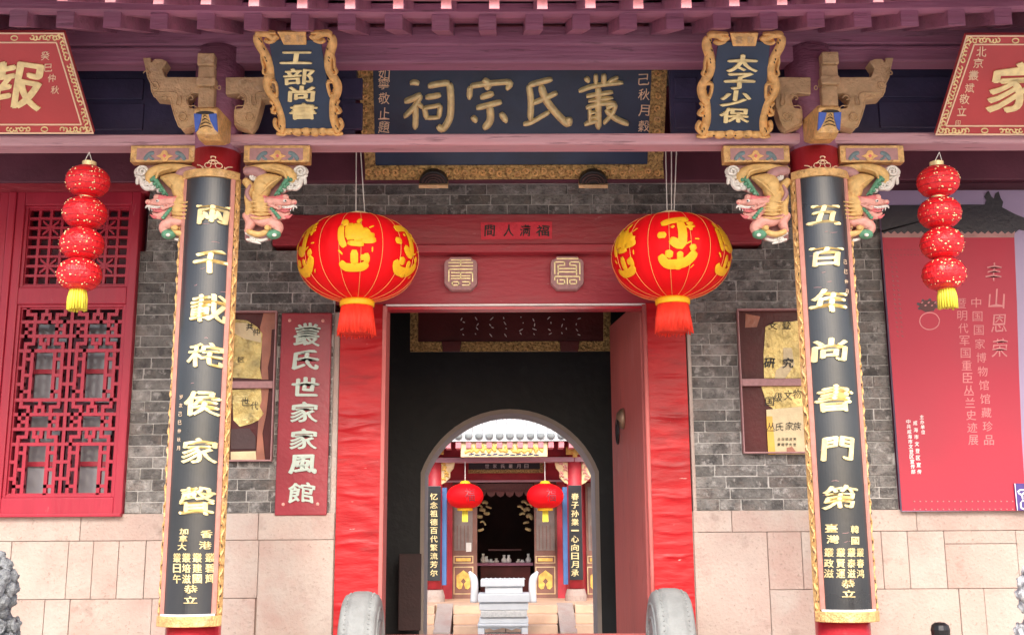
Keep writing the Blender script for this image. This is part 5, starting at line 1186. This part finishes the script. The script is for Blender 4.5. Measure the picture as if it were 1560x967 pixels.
# roof: tile rows and round tile ends
ZE = Z(667, YF - .6); rr_ = MB(); yy0 = YF - .62
rr_.add([(-5, yy0, ZE), (5, yy0, ZE), (5, YF + 3, ZE + 2.6), (-5, YF + 3, ZE + 2.6), (-5, yy0, ZE - .05), (5, yy0, ZE - .05), (5, YF + 3, ZE + 2.5), (-5, YF + 3, ZE + 2.5)], [(0, 1, 2, 3), (4, 7, 6, 5), (0, 4, 5, 1), (0, 3, 7, 4), (1, 5, 6, 2)])
rf = rr_.build('roof', 'roof_tile', far)
pit = X(785.7, yy0, 670) - X(770, yy0, 670); i0 = int(5 / pit); xs0 = X(761, yy0, 670)
tm = None
for i in range(-12, 13):
    x = xs0 + i * pit
    t = MB(); t.tube([(x, yy0 - .01, ZE + .03), (x, YF + 3, ZE + 2.64)], .055, 8)
    for j in range(12): q_ = j / 12; t.tube([(x, yy0 + 3.6 * q_, ZE + .03 + 2.61 * q_), (x, yy0 + 3.6 * q_ + .05, ZE + .03 + 2.61 * (q_ + .014))], .062, 8)
    t.build('roof_tile', 'roof_tile', rf, smooth=True)
    if abs(i) < 9:
        t = MB(); t.lathe((x, yy0 - .02, ZE + .02), [(.055, 0)], 4) if False else None
        t = MB(); t.ball((x, yy0 - .02, ZE + .03), (.062, .03, .05), 12); t.build('tile_end', 'drum', rf, smooth=True)
        t = MB(); t.box(x - .042, x + .042, yy0 + .02, yy0 + .4, ZE - .15, ZE - .055); t.build('rafter', 'pink_sunlit', rf)
fbox('eave_board', 560, 1000, 664, 668, YF - .3, .3, 'far_red')
# facade: posts, doors, dark inside
for a, b_ in ((676, 689), (849, 861)): fbox('door_post', a, b_, 733, 916, YFD - .1, .12, 'far_red')
def far_door(a, b_, px0, label=None):
    d = fbox('door', a, b_, 735, 915, YFD - .02, .05, 'far_door'); w_ = b_ - a
    fbox('upper_panel', a + 3, b_ - 7 if w_ > 30 else b_ - 3, 741, 838, YFD - .03, .012, 'far_panel', d, .002)
    for k in range(4): fbox('bar', a + 7 + k * 5.5, a + 8 + k * 5.5, 800, 836, YFD - .036, .008, 'far_door', d, 0)
    for (t, u) in ((846, 857.5), (862.5, 904.5)):
        fbox('panel_border', a + 2, b_ - 6, t, u, YFD - .028, .01, 'far_cream', d, .001); fbox('panel_field', a + 3.4, b_ - 7.4, t + 1.3, u - 1.3, YFD - .033, .008, 'far_door', d, .001)
    fbox('gold_plate', a + 5.5, b_ - 10, 849.5, 854.5, YFD - .042, .012, 'far_gold', d, .003)
    c_ = (a + b_) / 2 - 2; plg = YPlane(YFD - .034); g = MB()
    quad_slab(g, plg, [(c_ - 10.5, 876), (c_, 868), (c_ + 10.5, 876), (c_ + 10.5, 893), (c_ + 7, 897), (c_ + 3, 896), (c_ + .6, 889), (c_ + 4, 885), (c_, 880), (c_ - 4, 885), (c_ - .6, 889), (c_ - 3, 896), (c_ - 7, 897), (c_ - 10.5, 893)], .012); g.build('gold_motif', 'far_gold', d)
    return d
dl = far_door(689, 727, 0); far_door(814, 852, 0); far_door(893, 931, 0); far_door(611, 649, 0)
fbox('notice', 710, 718, 826, 840, YFD - .045, .006, 'white', dl, 0)
b = MB(); b.box(-5, X(689, YFD), YFD + .06, YFD + .2, PF, ZE + .2); b.box(X(852, YFD), 5, YFD + .06, YFD + .2, PF, ZE + .2); b.box(-5, 5, YFD + .061, YFD + .2, Z(733, YFD), ZE + .4); b.build('facade_wall', 'far_red', far)
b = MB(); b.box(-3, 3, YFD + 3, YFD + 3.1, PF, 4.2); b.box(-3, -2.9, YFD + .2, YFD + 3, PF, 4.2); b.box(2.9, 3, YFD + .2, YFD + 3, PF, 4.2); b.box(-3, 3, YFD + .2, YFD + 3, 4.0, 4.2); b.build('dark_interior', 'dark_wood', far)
fbox('valance', 727, 812, 736, 749, YFD + .5, .03, 'd_mauve', far, 0)
b = MB(); plv = YPlane(YFD + .49)
for i in range(6): quad_slab(b, plv, [(727 + i * 14.2, 748), (741 + i * 14.2, 748), (739 + i * 14.2, 754), (734 + i * 14.2, 757), (729 + i * 14.2, 754)], .01)
b.build('scallops', 'd_mauve', far)
al = thing('altar_table', P(769, 915, YFD + 1.2), 'dark altar table with small vessels inside the far hall doorway', 'altar')
b = MB(); xbox(b, 727, 812, 857, 861, YFD + 1.0, .5); b.build('table_top', 'plum', al); b = MB(); xbox(b, 732, 808, 861, 912, YFD + 1.05, .4); b.build('table_body', 'maroon', al)
for i, (x, h_) in enumerate(((736, 14), (741, 10), (748, 6), (756, 7), (768, 12), (775, 12), (790, 6), (796, 5), (805, 14))):
    c_ = P(x, 857, YFD + 1.1); k = h_ * .0115; v = MB(); v.lathe(c_, [(.02, 0), (.045, .01), (.05, k * .4), (.02, k * .7), (.028, k)], 12); v.build('vessel', 'marble' if i % 3 else 'd_white', al, smooth=True)
b = MB(); xbox(b, 744, 794, 836, 838, YFD + 1.5, .05); b.build('altar_rail', 'd_mauve', al)
b = MB(); pls = YPlane(YFD + .7); r_ = random.Random(12)
for s in (-1, 1):
    for (dx, y) in ((38, 770), (34, 778), (30, 765), (38, 788), (27, 782), (33, 796), (24, 772), (36, 806)):
        x = 769 + s * dx; stroke(b, [(x - 5, y + r_.uniform(-2, 2)), (x, y + r_.uniform(-4, 1)), (x + 4, y + r_.uniform(-2, 5))], r_.uniform(1.4, 3.2), lambda a, e, h: pls.hit(a, e, h), .02, .001, k=4)
b.build('gilt_cloud_relief', 'gold_pale', al, smooth=True)
# marble incense table
YM = 15.4; mt = thing('marble_incense_table', P(767, 966, YM), 'white carved marble incense table standing before the far hall steps', 'incense table')
for nm, a, b_, t, u, dd in (('top_slab', 732, 799, 882, 893, .0), ('neck', 739, 796, 893.3, 903.5, .03), ('shoulder', 728, 807, 904, 917, -.03), ('body', 730, 805, 917.4, 929, .0), ('carved_band', 732, 803, 929.4, 940, -.015), ('lower_body', 730, 805, 940.4, 949, .01), ('foot_rail', 727.5, 805, 949.5, 954, -.02)):
    b = MB(); xbox(b, a, b_, t, u, YM + dd, .5 - 2 * dd); b.build(nm, 'marble' if nm != 'carved_band' else 'd_white', mt, bevel=.012)
for a, b_ in ((728, 738), (794.5, 804.5)): b = MB(); xbox(b, a, b_, 954.3, 985, YM, .5); b.build('leg', 'marble', mt, bevel=.01)
b = MB(); plm = YPlane(YM + .02); quad_slab(b, plm, [(738, 954), (794.5, 954), (794.5, 958), (786, 956.5), (780, 959), (773, 957), (766, 955.5), (760, 957), (752, 959), (746, 956.5), (738, 958)], -.03); b.build('apron', 'marble', mt)
b = MB(); xbox(b, 738, 795, 963, 985, YM + .3, .1); b.build('stretcher', 'marble', mt)
g = MB(); 
for i in range(9): stroke(g, [(738 + i * 7, 882), (741 + i * 7, 880.4), (744 + i * 7, 882)], 1, lambda a, e, h: YPlane(YM + .02).hit(a, e, h), .02, 0, k=3)
g.build('carved_crest', 'marble', mt)
for s, x in ((-1, 723), (1, 811)):
    b = MB(); pts = crom([P(x + s * 1, 917, YM + .6), P(x - s * 0, 895, YM + .6), P(x + s * 1, 882, YM + .6), P(x + s * 5, 875, YM + .6), P(x + s * 8, 870, YM + .6)], 5)
    b.tube(pts, [.052] * 12 + [.05 - .0045 * i for i in range(len(pts) - 12)], 10); b.build('curved_horn', 'marble', mt, smooth=True)
for px, lab in ((708.5, 'small red lantern hanging left of the far doorway'), (830.5, 'small red lantern hanging right of the far doorway')):
    YL = YF - .3; c = P(px, 755.5, YL); s_ = (P(px + 1, 755, YL) - P(px, 755, YL)).x; a, h_ = 28.3 * s_, 18.8 * s_
    t0 = thing('far_lantern', c, lab, 'lantern', 'red lanterns of the far hall')
    b = MB(); b.lathe(c, [(max(a * abs(math.cos(-math.pi / 2 + math.pi * j / 14)) ** .8, .1), h_ * math.sin(-math.pi / 2 + math.pi * j / 14)) for j in range(15)], 48, lobes=24, amp=.015); b.build('lantern_body', 'lantern', t0, smooth=True)
    b = MB(); b.lathe(c, [(.12, -h_ - .03), (.12, -h_ + .01)], 16); b.build('collar', 'lantern_gold', t0, smooth=True); b = MB(); b.lathe(c, [(.10, h_ - .01), (.06, h_ + .04), (.01, h_ + .05)], 16); b.build('top_cap', 'lantern_gold', t0, smooth=True)
    b = MB(); b.box(c.x - .045, c.x + .045, c.y - .02, c.y + .02, c.z - h_ - .20, c.z - h_ - .03); b.build('tag', 'tassel_yellow', t0)
    b = MB(); b.tube([c + Vector((0, 0, h_)), Vector((c.x, c.y, Z(703, YL)))], .006, 5); b.build('cord', 'wire', t0)
    pll = YPlane(YL - a * .93); char(t0, '福', px + 8, 754, 15, 20, lambda x, y, h: (lambda p: Vector((p.x, YL - a * max(.05, (1 - ((p.x - c.x) / a) ** 2 - ((p.z - c.z) / h_) ** 2)) ** .5 - .006 - h, p.z)))(P(x, y, YL)), 'sign_red', th=.002, bold=.012)
ch_ = [o for o in bpy.data.objects if o.type == 'MESH']
print('objects', len(bpy.data.objects), 'tris', sum(len(o.data.polygons) for o in ch_))
